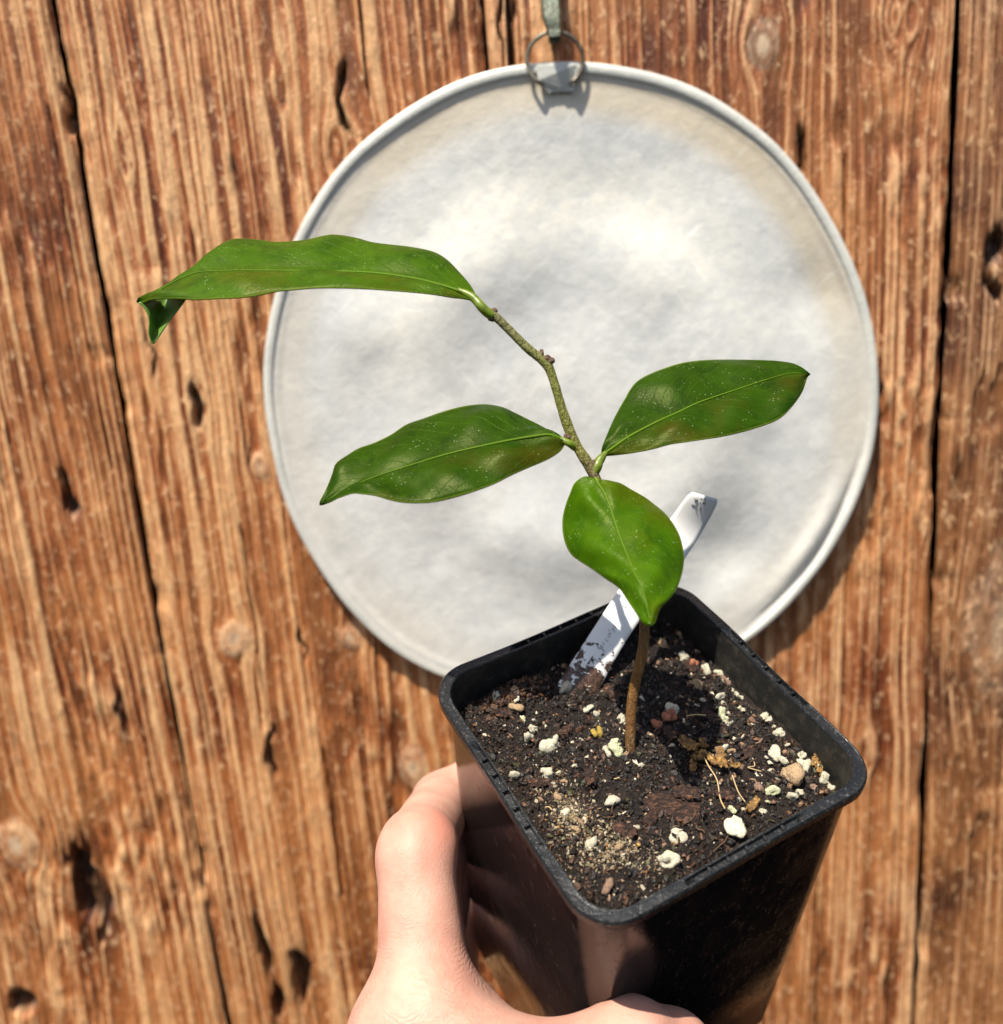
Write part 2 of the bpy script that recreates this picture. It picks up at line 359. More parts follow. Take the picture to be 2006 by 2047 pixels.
me = bpy.data.meshes.new('ring_tab'); bm = bmesh.new(); a = [bm.verts.new(Vector(p)) for p in vt]; b = [bm.verts.new(Vector(p)) for p in vb]
bm.faces.new(a); bm.faces.new(b[::-1])
for q in range(6): bm.faces.new((a[q], b[q], b[(q + 1) % 6], a[(q + 1) % 6]))
bmesh.ops.recalc_face_normals(bm, faces=bm.faces); bmesh.ops.bevel(bm, geom=bm.edges[:], offset=.0004, segments=2, affect='EDGES')
bm.to_mesh(me); bm.free(); me.materials.append(mr.m); o = bpy.data.objects.new('ring_tab', me); o.matrix_parent_inverse = Matrix.Translation(-lid.location); link(o, lid)
# the wire ring
mw = Mat('dull steel wire', Metallic=.7, Roughness=.45); v = mw.coord('Object')
mw.set('Base Color', mw.ramp(mw.noise(v, 300, 4), [(.35, (.10, .085, .06)), (.65, (.26, .24, .19))]))
rp = []
for t in np.linspace(-.78 * PI / 1, .78 * PI, 48):
    px = 1110 + 56 * math.sin(t); py = 119 - 56 * math.cos(t); rp.append(onwall(px, py, LOFF + .0035 + .0015 * math.cos(t) ** 2))
rp = [onwall(1086, 170, LOFF + .003)] + rp + [onwall(1141, 166, LOFF + .003)]
tube_obj('hanging_ring', spline(rp, 90), .00085, mw.m, lid, 10)

# hook in the wall that carries the ring
mh = Mat('green grey painted metal', Metallic=.2, Roughness=.42); v = mh.coord('Object')
mh.set('Base Color', mh.ramp(mh.noise(v, 160, 5, .7), [(.35, (.03, .038, .022)), (.58, (.075, .09, .055)), (.74, (.26, .33, .29))])); mh.bump(mh.noise(v, 500, 3), .0005, .6)
hk = [onwall(1098, -150, .004), onwall(1098, -60, .008), onwall(1100, 0, .011), onwall(1104, 40, .0145), onwall(1108, 62, .0155), onwall(1109, 74, .0165), onwall(1109, 79, .0150), onwall(1109, 78, .011), onwall(1109, 76, .007), onwall(1109, 76, -.004)]
hp = spline(hk, 60); hwid = np.interp(np.linspace(0, 1, 60), [0, .55, .68, 1], [.0038, .0036, .0024, .0020])
T = np.gradient(hp, axis=0); T /= np.linalg.norm(T, axis=1)[:, None]; X_ = np.array([1, 0, 0]); V = []; 
for p, t, w_ in zip(hp, T, hwid):
    nrm = np.cross(X_, t); nrm /= np.linalg.norm(nrm)
    for a_, b_ in ((-1, -.5), (-.8, -1), (.8, -1), (1, -.5), (1, .5), (.8, 1), (-.8, 1), (-1, .5)): V.append(p + X_ * a_ * w_ + nrm * b_ * .0014)
F = [(i * 8 + j, i * 8 + (j + 1) % 8, (i + 1) * 8 + (j + 1) % 8, (i + 1) * 8 + j) for i in range(59) for j in range(8)]
hook = mesh_np('wall_hook', V, F, mh.m, None, False); tag(hook, 'grey-green flat metal hook above the lid, holding its wire ring', 'hook')

# ------------------------------------------------------------------ plant pot: own frame from the rim square
PC = np.array([.03891515, .05850972, .2614072]); PX = np.array([.47922292, .53416226, -.69643096]); PY = np.array([.87746264, -.30976466, .36620373]); PN = np.array([-.02011749, -.78658537, -.61715375])
def pot(u, v_, w): return c2w(PC + PX * u + PY * v_ + PN * w)
U_, V_, N_ = dirw(PX), dirw(PY), dirw(PN)
def onpot(px, py, w):
    r = ray(px, py); t = np.dot(PC + PN * w, PN) / np.dot(r, PN); q = r * t - PC
    return float(np.dot(q, PX)), float(np.dot(q, PY))
def square(half, r, w, n=10, m=26, dfun=None):
    pts = []; s = half - r
    for q in range(4):
        a0 = q * PI / 2; cx, cy = [(s, s), (-s, s), (-s, -s), (s, -s)][q]
        for t in np.linspace(a0, a0 + PI / 2, n): pts.append((cx + r * math.cos(t), cy + r * math.sin(t)))
        x0, y0 = pts[-1]; q2 = (q + 1) % 4; a1 = q2 * PI / 2; nx_, ny_ = [(s, s), (-s, s), (-s, -s), (s, -s)][q2]
        x1, y1 = nx_ + r * math.cos(a1), ny_ + r * math.sin(a1)
        for t in np.linspace(0, 1, m + 2)[1:-1]: pts.append((x0 + (x1 - x0) * t, y0 + (y1 - y0) * t))
    out = []
    for (x, y) in pts:
        d = dfun(x, y) if dfun else 0
        out.append(pot(x, y, w + d))
    return out
def loft(rings, closed_profile=False):
    m = len(rings[0]); V = np.concatenate([np.array(r) for r in rings]); F = []
    n = len(rings)
    for i in range(n - (0 if closed_profile else 1)):
        i2 = (i + 1) % n
        for j in range(m): F.append((i * m + j, i * m + (j + 1) % m, i2 * m + (j + 1) % m, i2 * m + j))
    return V, F, m
mp = Mat('glossy black plastic', Roughness=.1); v = mp.coord('Object')
sc = mp.noise(mp.coord('Object', (1, .5, .35)), 420, 5, .75, 1.0); specks = mp.noise(v, 1500, 3, .8); sm = mp.noise(v, 60, 4, .65, .5)
spots = mp.n('TexVoronoi', 'Distance', {'Vector': v, 'Scale': 210})
cd = mp.mix(mp.math('MULTIPLY', mp.math('MULTIPLY', mp.fr(spots, .07, .04), mp.fr(sm, .48, .56)), .55), mp.mix(mp.math('MULTIPLY', mp.fr(sc, .60, .76), .22), (.010, .009, .009), (.20, .18, .16)), (.38, .34, .30))
mp.set('Base Color', cd); fa = mp.attr('scuff_dim'); mp.set('IOR', mp.math('SUBTRACT', 1.56, mp.math('MULTIPLY', fa, .20)))
mp.set('Roughness', mp.math('ADD', mp.math('ADD', mp.math('MULTIPLY', fa, .05), mp.math('MULTIPLY', mp.fr(sc, .52, .74), .28)), mp.math('ADD', .085, mp.math('MULTIPLY', mp.fr(sm, .45, .7), .10))))
mp.bump(mp.math('ADD', mp.math('MULTIPLY', sc, .35), sm), .0004, .25)
mm = Mat('dusty black plastic rim', Roughness=.35); v = mm.coord('Object')
a1 = mm.noise(v, 900, 4, .75); a2 = mm.noise(v, 220, 4, .7)
mm.set('Base Color', mm.mix(mm.math('MULTIPLY', mm.fr(a1, .55, .78), mm.fr(a2, .35, .7)), (.009, .010, .011), (.20, .20, .19)))
mm.set('Roughness', mm.math('ADD', mm.math('MULTIPLY', a2, .35), .10)); mm.bump(mm.math('ADD', a1, a2), .00035, .5)
mi = Mat('matt black plastic inside', Roughness=.5); v = mi.coord('Object')
mi.set('Base Color', mi.mix(mi.fr(mi.noise(v, 300, 5, .75), .5, .8), (.013, .013, .012), (.07, .055, .04))); mi.bump(mi.noise(v, 250, 4), .0006, .4)
ppot = empty('plant_pot', pot(0, 0, -.139)); tag(ppot, 'square deep black plastic plant pot held tilted in the hand', 'plant pot')
HB = .0402; HP = .139
wav = lambda x, y: 0
V, F, m = loft([square(.0425, .0098, -.0042), square(.0423, .0097, -.010), square(.0418, .0095, -.045), square(.0410, .0092, -.09), square(HB, .009, -HP + .002), square(HB - .001, .008, -HP), square(.020, .004, -HP + .001), square(.006, .002, -HP + .001)])
scuff_dim = sstep(.030, .040, ((V - CAM) @ R3 - PC) @ PX) * 1.0  # front-right face: besides scuffs, reflections weakened in the material to keep it dark
body = mesh_np('body', V, F, mp.m, ppot, True, {'scuff_dim': scuff_dim})
V, F, m = loft([square(.0418, .0091, -.0006), square(.0413, .0089, -.004), square(.0408, .0086, -.03), square(.039, .0078, -HP + .004), square(.01, .003, -HP + .003)])
mesh_np('inner_wall', V, F, mi.m, ppot, True)
def slot(x, y):
    e = .0448 * .9; on = (abs(x) > .0410 and abs(y) < .0170) or (abs(y) > .0410 and abs(x) < .0170)
    return -.0013 if on else 0.0
RP = [(.0424, .0097, -.0038, 0), (.0447, .0113, -.0036, 0), (.0451, .0116, -.0030, 0), (.04515, .0116, -.0007, 0), (.0447, .0113, 0, 0), (.0444, .0111, 0, 0), (.04425, .0110, -.0001, 1), (.0427, .0099, -.0001, 1), (.0425, .0097, 0, 0), (.0421, .0094, 0, 0), (.0418, .0092, -.0004, 0), (.0417, .0091, -.004, 0)]
def rimwave(x, y): return .00035 * math.sin(x * 150 + y * 90)
V, F, m = loft([square(h, r, w, m=40, dfun=(lambda x, y: slot(x, y) + rimwave(x, y)) if s else rimwave) for h, r, w, s in RP], True)
mesh_np('rim', V, F, mm.m, ppot, False)
for q in range(4):
    for k in range(1, 6):
        tpos = -.0170 + .034 * k / 6
        if q == 0: u, v2, du, dv = .04348, tpos, .0014, .0007
        elif q == 1: u, v2, du, dv = -.04348, tpos, .0014, .0007
        elif q == 2: u, v2, du, dv = tpos, .04348, .0007, .0014
        else: u, v2, du, dv = tpos, -.04348, .0007, .0014
        boxmesh('rib', pot(u, v2, -.0007 + rimwave(u, v2)), U_ * du * 1.0, V_ * dv * 1.0, N_ * .0014, mm.m, ppot, .0001)

# ------------------------------------------------------------------ potting soil
SN = [Noise(300 + k) for k in range(4)]
SW = -.0105
def soil_h(u, v_):
    h = SW + .0024 * SN[0].fbm(u * 45, v_ * 45, 3) + .0019 * SN[1].fbm(u * 170, v_ * 170, 3) + .0011 * SN[2].fbm(u * 520, v_ * 520, 3)
    e = np.maximum(np.abs(u), np.abs(v_))
    h = h - .0022 * sstep(.033, .0405, e)
    h = h + .0035 * np.exp(-((u + .033) ** 2 + (v_ + .021) ** 2) / .009 ** 2)     # earth heaped against the far left wall
    h = h - .0020 * np.exp(-((u + .005) ** 2 + (v_ + .034) ** 2) / .012 ** 2)
    h = h + .0015 * np.exp(-((u - .0) ** 2 + (v_) ** 2) / .007 ** 2)
    return h
ms = Mat('potting soil'); v = ms.coord('Object'); s1 = ms.noise(v, 900, 5, .75); s2 = ms.noise(v, 230, 5, .7); s3 = ms.noise(v, 60, 3)
cc = ms.ramp(ms.math('ADD', ms.math('MULTIPLY', s1, .6), ms.math('MULTIPLY', s2, .4)), [(.38, (.004, .0025, .0015)), (.52, (.014, .007, .004)), (.63, (.045, .021, .011)), (.74, (.13, .065, .03))])
cc = ms.mix(ms.math('MULTIPLY', ms.fr(s3, .52, .66), .5), cc, (.012, .008, .005)); ms.set('Base Color', cc)
ms.set('Roughness', ms.math('ADD', ms.math('MULTIPLY', s2, .7), .25)); ms.bump(ms.math('ADD', s1, s2), .0016, 1)
n = 300; a = np.linspace(-.0413, .0413, n); UU, VV = np.meshgrid(a, a, indexing='ij'); HH = soil_h(UU, VV)
# pull corners in to follow the pot's rounded corners
s_ = .0328; cu = np.sign(UU) * np.maximum(np.abs(UU) - s_, 0); cv = np.sign(VV) * np.maximum(np.abs(VV) - s_, 0); L = np.hypot(cu, cv); k = np.where(L > .0085, .0085 / np.maximum(L, 1e-9), 1)
UU2 = UU - cu + cu * k; VV2 = VV - cv + cv * k
P = PC[None, None] + UU2[..., None] * PX + VV2[..., None] * PY + HH[..., None] * PN
P = (P.reshape(-1, 3) @ R3.T) + CAM
base_ = .12
soil = mesh_np('potting_soil', P, grid_faces(n, n)[:, ::-1], ms.m, None, True)
o_ = Vector(pot(0, 0, SW)); soil.data.transform(Matrix.Translation(-o_)); soil.location = o_
tag(soil, 'damp dark brown potting soil with white perlite filling the black pot', 'soil', kind='stuff')
bpy.context.view_layer.update()
# lumps (a few icosphere shapes shared by all grains)
def ico(sub, rough, seed, fl=1.0):
    bm = bmesh.new(); bmesh.ops.create_icosphere(bm, subdivisions=sub, radius=1); rg = random.Random(seed)
    dirs = [(Vector((rg.gauss(0, 1), rg.gauss(0, 1), rg.gauss(0, 1))).normalized(), rg.uniform(-1, 1) * rough) for _ in range(9)]
    for v_ in bm.verts:
        d = 1 + sum(a_ * max(0, v_.co.normalized().dot(q)) ** 3 for q, a_ in dirs) + rg.uniform(-.09, .09)
        if sub > 2:
            q_ = v_.co.normalized() * 2.6; d += .16 * math.sin(q_.x * 2.1 + seed) * math.sin(q_.y * 2.7) + .13 * (SN[0](q_.x * 2 + seed, q_.y * 2 + q_.z * 3.1))
        v_.co *= d; v_.co.z *= fl
    V = np.array([v_.co[:] for v_ in bm.verts]); F = np.array([[v_.index for v_ in f.verts] for f in bm.faces]); bm.free(); return V, F
def lump_mesh(name, sub, rough, seed, mat, fl=1.0):
    V, F = ico(sub, rough, seed, fl); me = bpy.data.meshes.new(name); me.from_pydata(V.tolist(), [], F.tolist())
    for p in me.polygons: p.use_smooth = True
    me.materials.append(mat); return me
def perl(name, c1, c2):
    m = Mat(name, Roughness=.8); v = m.coord('Object'); k = m.noise(v, 2.2, 4, .7); k2 = m.noise(v, 6, 3, .7)
    c = m.mix(m.fr(k, .35, .65), c2, c1); c = m.mix(m.math('MULTIPLY', m.fr(k2, .57, .68), .85), c, (.12, .07, .035)); m.set('Base Color', c)
    m.set('Subsurface_Weight', .15); m.set('Subsurface_Radius', (.0008, .0007, .0005)); m.bump(m.math('ADD', k2, k), .0006, 1); return m.m
MPW = perl('white perlite', (.80, .76, .60), (.55, .49, .34)); MPG = perl('greenish perlite', (.66, .70, .34), (.78, .76, .56)); MPT = perl('tan grit', (.55, .38, .22), (.36, .24, .13))
MPP = perl('terracotta grit', (.62, .25, .13), (.40, .13, .07)); MPY = perl('yellow grit', (.62, .46, .08), (.45, .30, .05)); MPB = perl('brown grit', (.25, .15, .10), (.42, .27, .19))
BASES = {}
def bases(mat, k=5):
    if mat.name not in BASES: BASES[mat.name] = [lump_mesh('grain', 3, .9, 40 + q, mat) for q in range(k)]
    return BASES[mat.name]
grid_soil = soil
def addlump(name, u, v_, size, mat, asp=(1, .85, .75), lift=.32, rot=None, w=None):
    me = random.choice(bases(mat)); o = bpy.data.objects.new(name, me); r = size / 2
    h = float(soil_h(np.array(u), np.array(v_))) if w is None else w
    p = Vector(pot(u, v_, h + r * lift)); rt = rot if rot is not None else (random.uniform(0, 6), random.uniform(0, 6), random.uniform(0, 6))
    from mathutils import Euler
    B = Matrix((Vector(U_), Vector(V_), Vector(N_))).transposed().to_4x4()
    mw_ = Matrix.Translation(p) @ B @ Euler(rt).to_matrix().to_4x4() @ Matrix.Diagonal((r * asp[0], r * asp[1], r * asp[2], 1))
    link(o, soil); o.matrix_parent_inverse = Matrix.Identity(4); o.matrix_local = Matrix.Translation(-soil.location) @ mw_
    return o
GR = [(305,520,40,0),(378,528,55,3),(385,575,40,0),(388,598,38,3),(420,635,38,1),(462,662,60,0),(438,700,36,0),(530,724,50,0),(549,712,34,0),(583,665,24,1),(688,560,36,0),(727,583,20,0),(830,605,38,0),(808,725,56,1),
 (815,762,42,1),(770,758,38,0),(912,818,32,0),(632,820,26,0),(505,828,50,0),(530,842,40,0),(560,830,30,0),(368,825,34,0),(1293,360,32,0),(1318,395,20,0),(1345,412,24,0),(1356,432,22,0),(1395,440,34,0),(1410,450,26,0),(1442,462,24,0),
 (1195,392,40,0),(1185,384,26,0),(1100,345,36,0),(1118,458,50,3),(1145,470,46,3),(1250,520,30,0),(1265,550,16,0),(1340,575,28,0),(1338,552,18,1),(1455,565,40,0),(1466,590,36,0),(1480,632,24,0),(1508,638,38,0),(1512,656,28,0),(1225,617,24,0),
 (1252,605,34,1),(1266,628,24,1),(1478,752,44,0),(1490,775,38,0),(1515,788,42,0),(1603,785,40,0),(1618,815,42,0),(1655,795,46,1),(1635,728,30,0),(1615,742,24,0),(1680,775,28,0),(1740,822,42,0),(1760,835,26,0),(1795,837,24,0),(1298,988,28,1),
 (1075,1080,38,0),(1070,1100,46,0),(782,965,40,0),(1540,870,64,3),(1562,885,52,3),(1580,928,38,0),(1560,940,28,0),(1640,900,38,5),(1405,900,30,5),(1470,930,30,1),(1448,965,24,1),(1015,1205,40,0),(1040,1225,44,0),(1300,742,32,3),(1268,735,30,0),
 (540,875,22,0),(495,870,22,0),(590,880,26,3),(772,1325,48,5),(860,1232,22,0),(447,508,22,0),(582,490,50,0),(695,470,20,0),(1000,275,42,3),(1080,225,28,3),(1050,130,24,3),(1048,575,44,0),(1025,572,24,4),(985,640,46,4),(1020,618,42,4),(1045,605,38,4),
 (1128,372,44,4),(1143,366,38,4),(1300,418,36,5),(1285,630,22,0),(722,680,26,2),(742,664,30,2),(1300,510,16,0),(900,1060,18,0),(660,700,16,0),(1240,742,22,3),(1690,840,26,0),(1720,815,24,3),(955,700,16,0),(1350,985,22,0),(1430,1000,20,0),
 (465,630,14,0),(610,560,16,0),(500,640,14,3),(1180,720,20,5),(1250,880,16,0),(870,520,20,3),(920,560,14,0),(1150,560,14,0),(1390,620,18,0),(1420,700,16,5),(1540,700,18,0),(1560,740,20,5),(700,1150,36,0),(820,1160,40,3),(640,1090,34,3),(590,1000,44,0),(560,930,36,3),(1200,650,16,0)]
MS = [MPW, MPG, MPY, MPT, MPP, MPB]; NM = ['perlite_grain', 'perlite_grain', 'seed_grain', 'grit_grain', 'clay_grain', 'grit_grain']
for (x, y, s, k) in GR:
    px, py = 850 + x * .4727, 1150 + y * .4727; u, v_ = onpot(px, py, SW)
    if max(abs(u), abs(v_)) > .0395: u = max(-.0385, min(.0385, u)); v_ = max(-.0385, min(.0385, v_))
    addlump(NM[k], u, v_, s * .4727 / FPX * .262 * 1.15, MS[k], (random.uniform(.85, 1.15), random.uniform(.75, 1), random.uniform(.65, .95)))
u, v_ = onpot(1472.5, 1641, SW + .003); addlump('perlite_grain', u, v_, .0066, MPW, (1.05, .78, .5), .5, (0, 0, -.25))['label'] = 'largest smooth oval perlite grain'
# thousands of crumbs: one mesh
def scatter(name, N, region, smin, smax, pal, mat, label=None, seed=1, lift=.2, sub=1, flat=.8):
    rg = np.random.default_rng(seed); bs = [ico(1, .6, 900 + q) for q in range(6)]
    bs = [b if len(b[0]) < 50 else b for b in bs]
    oct_ = []
    VV = []; FF = []; CC = []; off = 0
    UVs = region(rg, N)
    size = smin * (smax / smin) ** (rg.random(N) ** 2.2)
    pi = rg.choice(len(pal), N, p=np.array([p[1] for p in pal]) / sum(p[1] for p in pal))
    au = np.maximum(np.abs(UVs) - .0325, 0); ll = np.hypot(au[:, 0], au[:, 1]); f_ = np.where(ll > .0070, .0070 / np.maximum(ll, 1e-9), 1)
    UVs = np.sign(UVs) * (np.minimum(np.abs(UVs), .0325) + au * f_[:, None])
    hgt = soil_h(UVs[:, 0], UVs[:, 1])
    for q in range(N):
        V0, F0 = bs[q % 6]; r = size[q] / 2; A_ = rg.normal(size=(3, 3)); Q, _ = np.linalg.qr(A_)
        L_ = (V0 * (1 + rg.uniform(-.28, .28, (len(V0), 1))) * np.array([1.15, rg.uniform(.4, 1), rg.uniform(.3, .8)]) * r) @ Q
        pos = PC + PX * (UVs[q, 0]) + PY * UVs[q, 1] + PN * (hgt[q] + r * lift)
        VV.append(pos + L_ @ np.array([PX, PY, PN])); FF.append(F0 + off); off += len(V0)
        CC.append(np.full(len(V0), (pi[q] + .5) / len(pal)))
    V = np.concatenate(VV) @ R3.T + CAM; F = np.concatenate(FF)
    o = mesh_np(name, V, F, mat, soil, False, {'tone': np.concatenate(CC)}); o['kind'] = 'stuff'
    if label: o['label'] = label
    return o
def palmat(name, pal, rough=.8):
    m = Mat(name, Roughness=rough); t = m.attr('tone'); n_ = len(pal)
    c = m.ramp(t, [(i / n_, p[0]) for i, p in enumerate(pal)], 'CONSTANT'); v = m.coord('Object'); k = m.noise(v, 1500, 3, .7)
    m.set('Base Color', m.mix(m.fr(k, .3, .7), m.mix(.6, c, (.01, .006, .004)), c)); m.set('Roughness', m.math('ADD', m.math('MULTIPLY', k, .6), .2)); m.bump(k, .0006, .7); return m.m
def full(rg, N):
    a = rg.uniform(-.0402, .0402, (N, 2)) * np.where(rg.random((N, 1)) < 2, 1, 1); return a
PAL = [((.005, .003, .002), 36), ((.013, .007, .004), 28), ((.036, .017, .009), 16), ((.085, .038, .019), 9), ((.19, .09, .045), 4), ((.30, .18, .10), 3), ((.72, .62, .46), 3.0), ((.05, .05, .015), 3)]
scatter('soil_crumbs', 14000, full, .0004, .0023, PAL, palmat('soil crumb', PAL), seed=3)
PS = [((.36, .29, .18), 30), ((.24, .17, .10), 25), ((.52, .44, .29), 18), ((.22, .14, .07), 15), ((.50, .27, .06), 5), ((.20, .20, .10), 6)]
def sand(rg, N):
    out = []
    cs = [((745, 1130), 62, 5), ((620, 1040), 48, 3.2), ((590, 960), 40, 2), ((930, 1215), 40, 1.3), ((520, 860), 45, .8), ((820, 1170), 40, 1.4), ((700, 1200), 50, 1)]
    wts = np.array([c_[2] for c_ in cs]); ch = rg.choice(len(cs), N, p=wts / wts.sum())
    for q in ch:
        (x, y), s, _ = cs[q]; out.append(onpot(850 + (x + rg.normal() * s) * .4727, 1150 + (y + rg.normal() * s) * .4727, SW))
    return np.clip(np.array(out), -.0385, .0385)
scatter('sand_crust', 2300, sand, .0003, .0012, PS, palmat('pale sand', PS, .7), seed=5, lift=.8, label='pale crust of sand grains near the front corner')
def clump(rg, N):
    out = []
    for q in range(N): out.append((-.038 + rg.random() * .010, -.032 + rg.random() * .021))
    return np.array(out)
PCL = [((.05, .022, .010), 3), ((.10, .045, .02), 3), ((.17, .075, .03), 2), ((.025, .012, .007), 3)]
scatter('earth_clump', 700, clump, .0006, .0020, PCL, palmat('red brown earth', PCL), seed=8, lift=1.2)
# bark, roots, dry bits
mb = Mat('dark bark chip', Roughness=.6); v = mb.coord('Object'); k = mb.noise(mb.coord('Object', (1, 3, 1)), 500, 5, .75, .5)
mb.set('Base Color', mb.ramp(k, [(.40, (.015, .009, .007)), (.53, (.07, .034, .022)), (.66, (.26, .12, .065))])); mb.bump(k, .002, 1)
def chip(name, px, py, L_, w_, ang_, mat, lift=.001, th_=.0012, label=None, bend=.0):
    u, v_ = onpot(px, py, SW); h = float(soil_h(np.array(u), np.array(v_))) + lift; nx, ny = 14, 7; rg = random.Random(px); ca, sa = math.cos(ang_), math.sin(ang_)
    V = []; 
    for side in (1, -1):
        for i in range(nx):
            for j in range(ny):
                a_ = (i / (nx - 1) - .5); b_ = (j / (ny - 1) - .5); ww = w_ * (1 - 1.2 * abs(a_) ** 2.5 * 2) * (1 + .2 * math.sin(i * 1.7))
                x = a_ * L_ + .0005 * rg.uniform(-1, 1); y = b_ * ww; z = side * th_ / 2 * (1 - (2 * abs(b_)) ** 4) + .0003 * rg.uniform(-1, 1) + bend * a_ * a_ * 4
                V.append(pot(u + x * ca - y * sa, v_ + x * sa + y * ca, h + z))
    F = [(i * ny + j, (i + 1) * ny + j, (i + 1) * ny + j + 1, i * ny + j + 1) for i in range(nx - 1) for j in range(ny - 1)]; o0 = nx * ny
    F += [tuple(q + o0 for q in f[::-1]) for f in F]
    o = mesh_np(name, V, F, mat, soil, True)
    if label: o['label'] = label
    return o
chip('bark_chip', 1345, 1610, .0150, .0075, .75, mb.m, .0014, .0022, 'dark brown bark chip in the front of the pot')
chip('bark_chip', 1370, 1590, .0065, .0045, 1.0, mb.m, .0030, .0016)
for (x, y, L_, w_, a_) in ((1225, 1380, .006, .004, .3), (1080, 1560, .006, .003, 1.1), (1300, 1640, .005, .003, 2.2), (1180, 1560, .0055, .003, -.4), (1420, 1440, .006, .0035, .2), (1010, 1440, .005, .003, .9), (1500, 1500, .006, .003, 1.7), (1340, 1480, .005, .0035, -.2), (1250, 1660, .006, .004, .5), (1130, 1470, .005, .003, 1.9), (1380, 1330, .005, .003, .1), (1450, 1590, .005, .003, .8)):
    chip('bark_chip', x, y, L_, w_, a_, mb.m, .0010, .0016)
md = Mat('dry golden leaf bit', Roughness=.5); v = md.coord('Object'); k = md.noise(v, 700, 4, .7)
md.set('Base Color', md.ramp(k, [(.35, (.06, .03, .01)), (.55, (.25, .13, .03)), (.7, (.50, .30, .08))])); md.bump(k, .001, 1)
for (x, y, L_, w_, a_) in ((1375, 1505, .0055, .0035, .4), (1395, 1520, .0045, .003, 1.6), (1385, 1535, .005, .002, 2.4), (1440, 1530, .0065, .0028, -.5), (1425, 1527, .0045, .002, .2), (1405, 1500, .003, .002, 0), (1465, 1545, .003, .0016, .8), (1503, 1615, .0050, .0020, 1.9), (1630, 1520, .005, .0018, 2.2), (1640, 1535, .004, .0016, 2.5)):
    chip('dry_leaf_bit', x, y, L_, w_, a_, md.m, .0022, .0005, None, .0008)
mf = Mat('pale root', Base_Color=(.42, .30, .15), Roughness=.7).m; mfd = Mat('dark root', Base_Color=(.10, .05, .02), Roughness=.7).m
def fibre(pts, r, mat, lift=.0018):
    P_ = []
    for (x, y) in pts:
        u, v_ = onpot(x, y, SW); P_.append(pot(u, v_, float(soil_h(np.array(u), np.array(v_))) + lift))
    tube_obj('root_fibre', spline(P_, 26), r, mat, soil, 6)
fibre([(1402, 1510), (1415, 1540), (1432, 1568), (1440, 1600), (1449, 1622)], .0002, mf)
fibre([(1090, 1618), (1098, 1617), (1104, 1624)], .00018, mf)
fibre([(1370, 1445), (1390, 1441), (1410, 1443)], .0002, mf); fibre([(1462, 1560), (1475, 1590), (1490, 1606)], .00018, mf)
rg = random.Random(5)
for k in range(26):
    x, y = rg.uniform(1000, 1620), rg.uniform(1330, 1740); u, v_ = onpot(x, y, SW)
    if max(abs(u), abs(v_)) > .037: continue
    a_ = rg.uniform(0, 6); L_ = rg.uniform(12, 34); pts = [(x + L_ * t * math.cos(a_ + t * rg.uniform(-1, 1)), y + L_ * t * math.sin(a_)) for t in (0, .4, .7, 1)]
    if all(max(map(abs, onpot(p[0], p[1], SW))) < .0385 for p in pts): fibre(pts, rg.uniform(.00008, .00018), rg.choice([mfd, mfd, mfd, mf]), .0012)

# ------------------------------------------------------------------ seedling
ub, vb_ = onpot(1260, 1519, SW + .0015); base_p = PC + PX * ub + PY * vb_ + PN * (SW - .004); d0 = base_p[2]
SP = [(1260, 1530, 0), (1261, 1500, 0), (1261, 1473, -.001), (1263, 1415, -.003), (1270, 1366, -.005), (1280, 1327, -.007), (1287, 1288, -.008), (1289, 1254, -.009), (1286, 1200, -.011), (1270, 1120, -.013), (1235, 1030, -.015), (1205, 985, -.016),
      (1190, 954, -.017), (1176, 927, -.0175), (1156, 896, -.018), (1142, 868, -.0185), (1125, 821, -.0195), (1111, 773, -.0205), (1100, 740, -.021), (1093, 728, -.0212), (1080, 716, -.0214), (1054, 695, -.0218), (1016, 657, -.0224), (992, 634, -.023), (981, 627, -.023)]
SRD = [11.5, 11.2, 11, 10.8, 10.6, 10.6, 10.4, 10.2, 10, 9.8, 9.8, 10, 10.2, 11.5, 10, 11, 9.3, 8.8, 9.2, 10.2, 9, 8.8, 8.8, 9.2, 9.5]
def sd(y): return d0 + np.interp(-y, [-q[1] for q in SP], [q[2] for q in SP])
seed = empty('seedling', pot(ub, vb_, SW)); tag(seed, 'young seedling with a bent woody stem and four glossy green leaves growing in the pot', 'seedling')
P3 = [W(x, y, d0 + dd) for x, y, dd in SP]; sp3 = spline(P3, 170)
s0 = np.concatenate([[0], np.cumsum(np.linalg.norm(np.diff(P3, axis=0), axis=1))]); tt = np.linspace(0, 1, 170)
rad = np.interp(tt * s0[-1], s0, [r / FPX * (d0 + q[2]) for r, q in zip(SRD, SP)]); rad *= 1 + .05 * np.array([SN[0](k * .9, 3.0) for k in range(170)])
mst = Mat('young stem bark', Roughness=.45); v = mst.coord('Object'); k = mst.noise(v, 900, 4, .7); k2 = mst.noise(mst.coord('Object', (1, 1, .2)), 1100, 3, .7)
tz = mst.attr('along')
c = mst.ramp(tz, [(.0, (.10, .055, .03)), (.05, (.15, .065, .018)), (.22, (.22, .095, .012)), (.34, (.12, .06, .02)), (.50, (.10, .065, .04)), (.62, (.13, .09, .045)), (.68, (.16, .155, .02)), (.82, (.15, .16, .02)), (1, (.13, .125, .04))])
c = mst.mix(mst.math('MULTIPLY', mst.fr(k2, .55, .75), .55), c, (.42, .34, .16)); c = mst.mix(mst.math('MULTIPLY', mst.fr(k, .36, .26), .7), c, (.03, .018, .01))
mst.set('Base Color', c); mst.bump(mst.math('ADD', k, k2), .0009, 1)
V, q, tr = tube(sp3, rad, 16); me = bpy.data.meshes.new('stem'); me.from_pydata(V.tolist(), [], [tuple(x) for x in q] + [tuple(x) for x in tr])
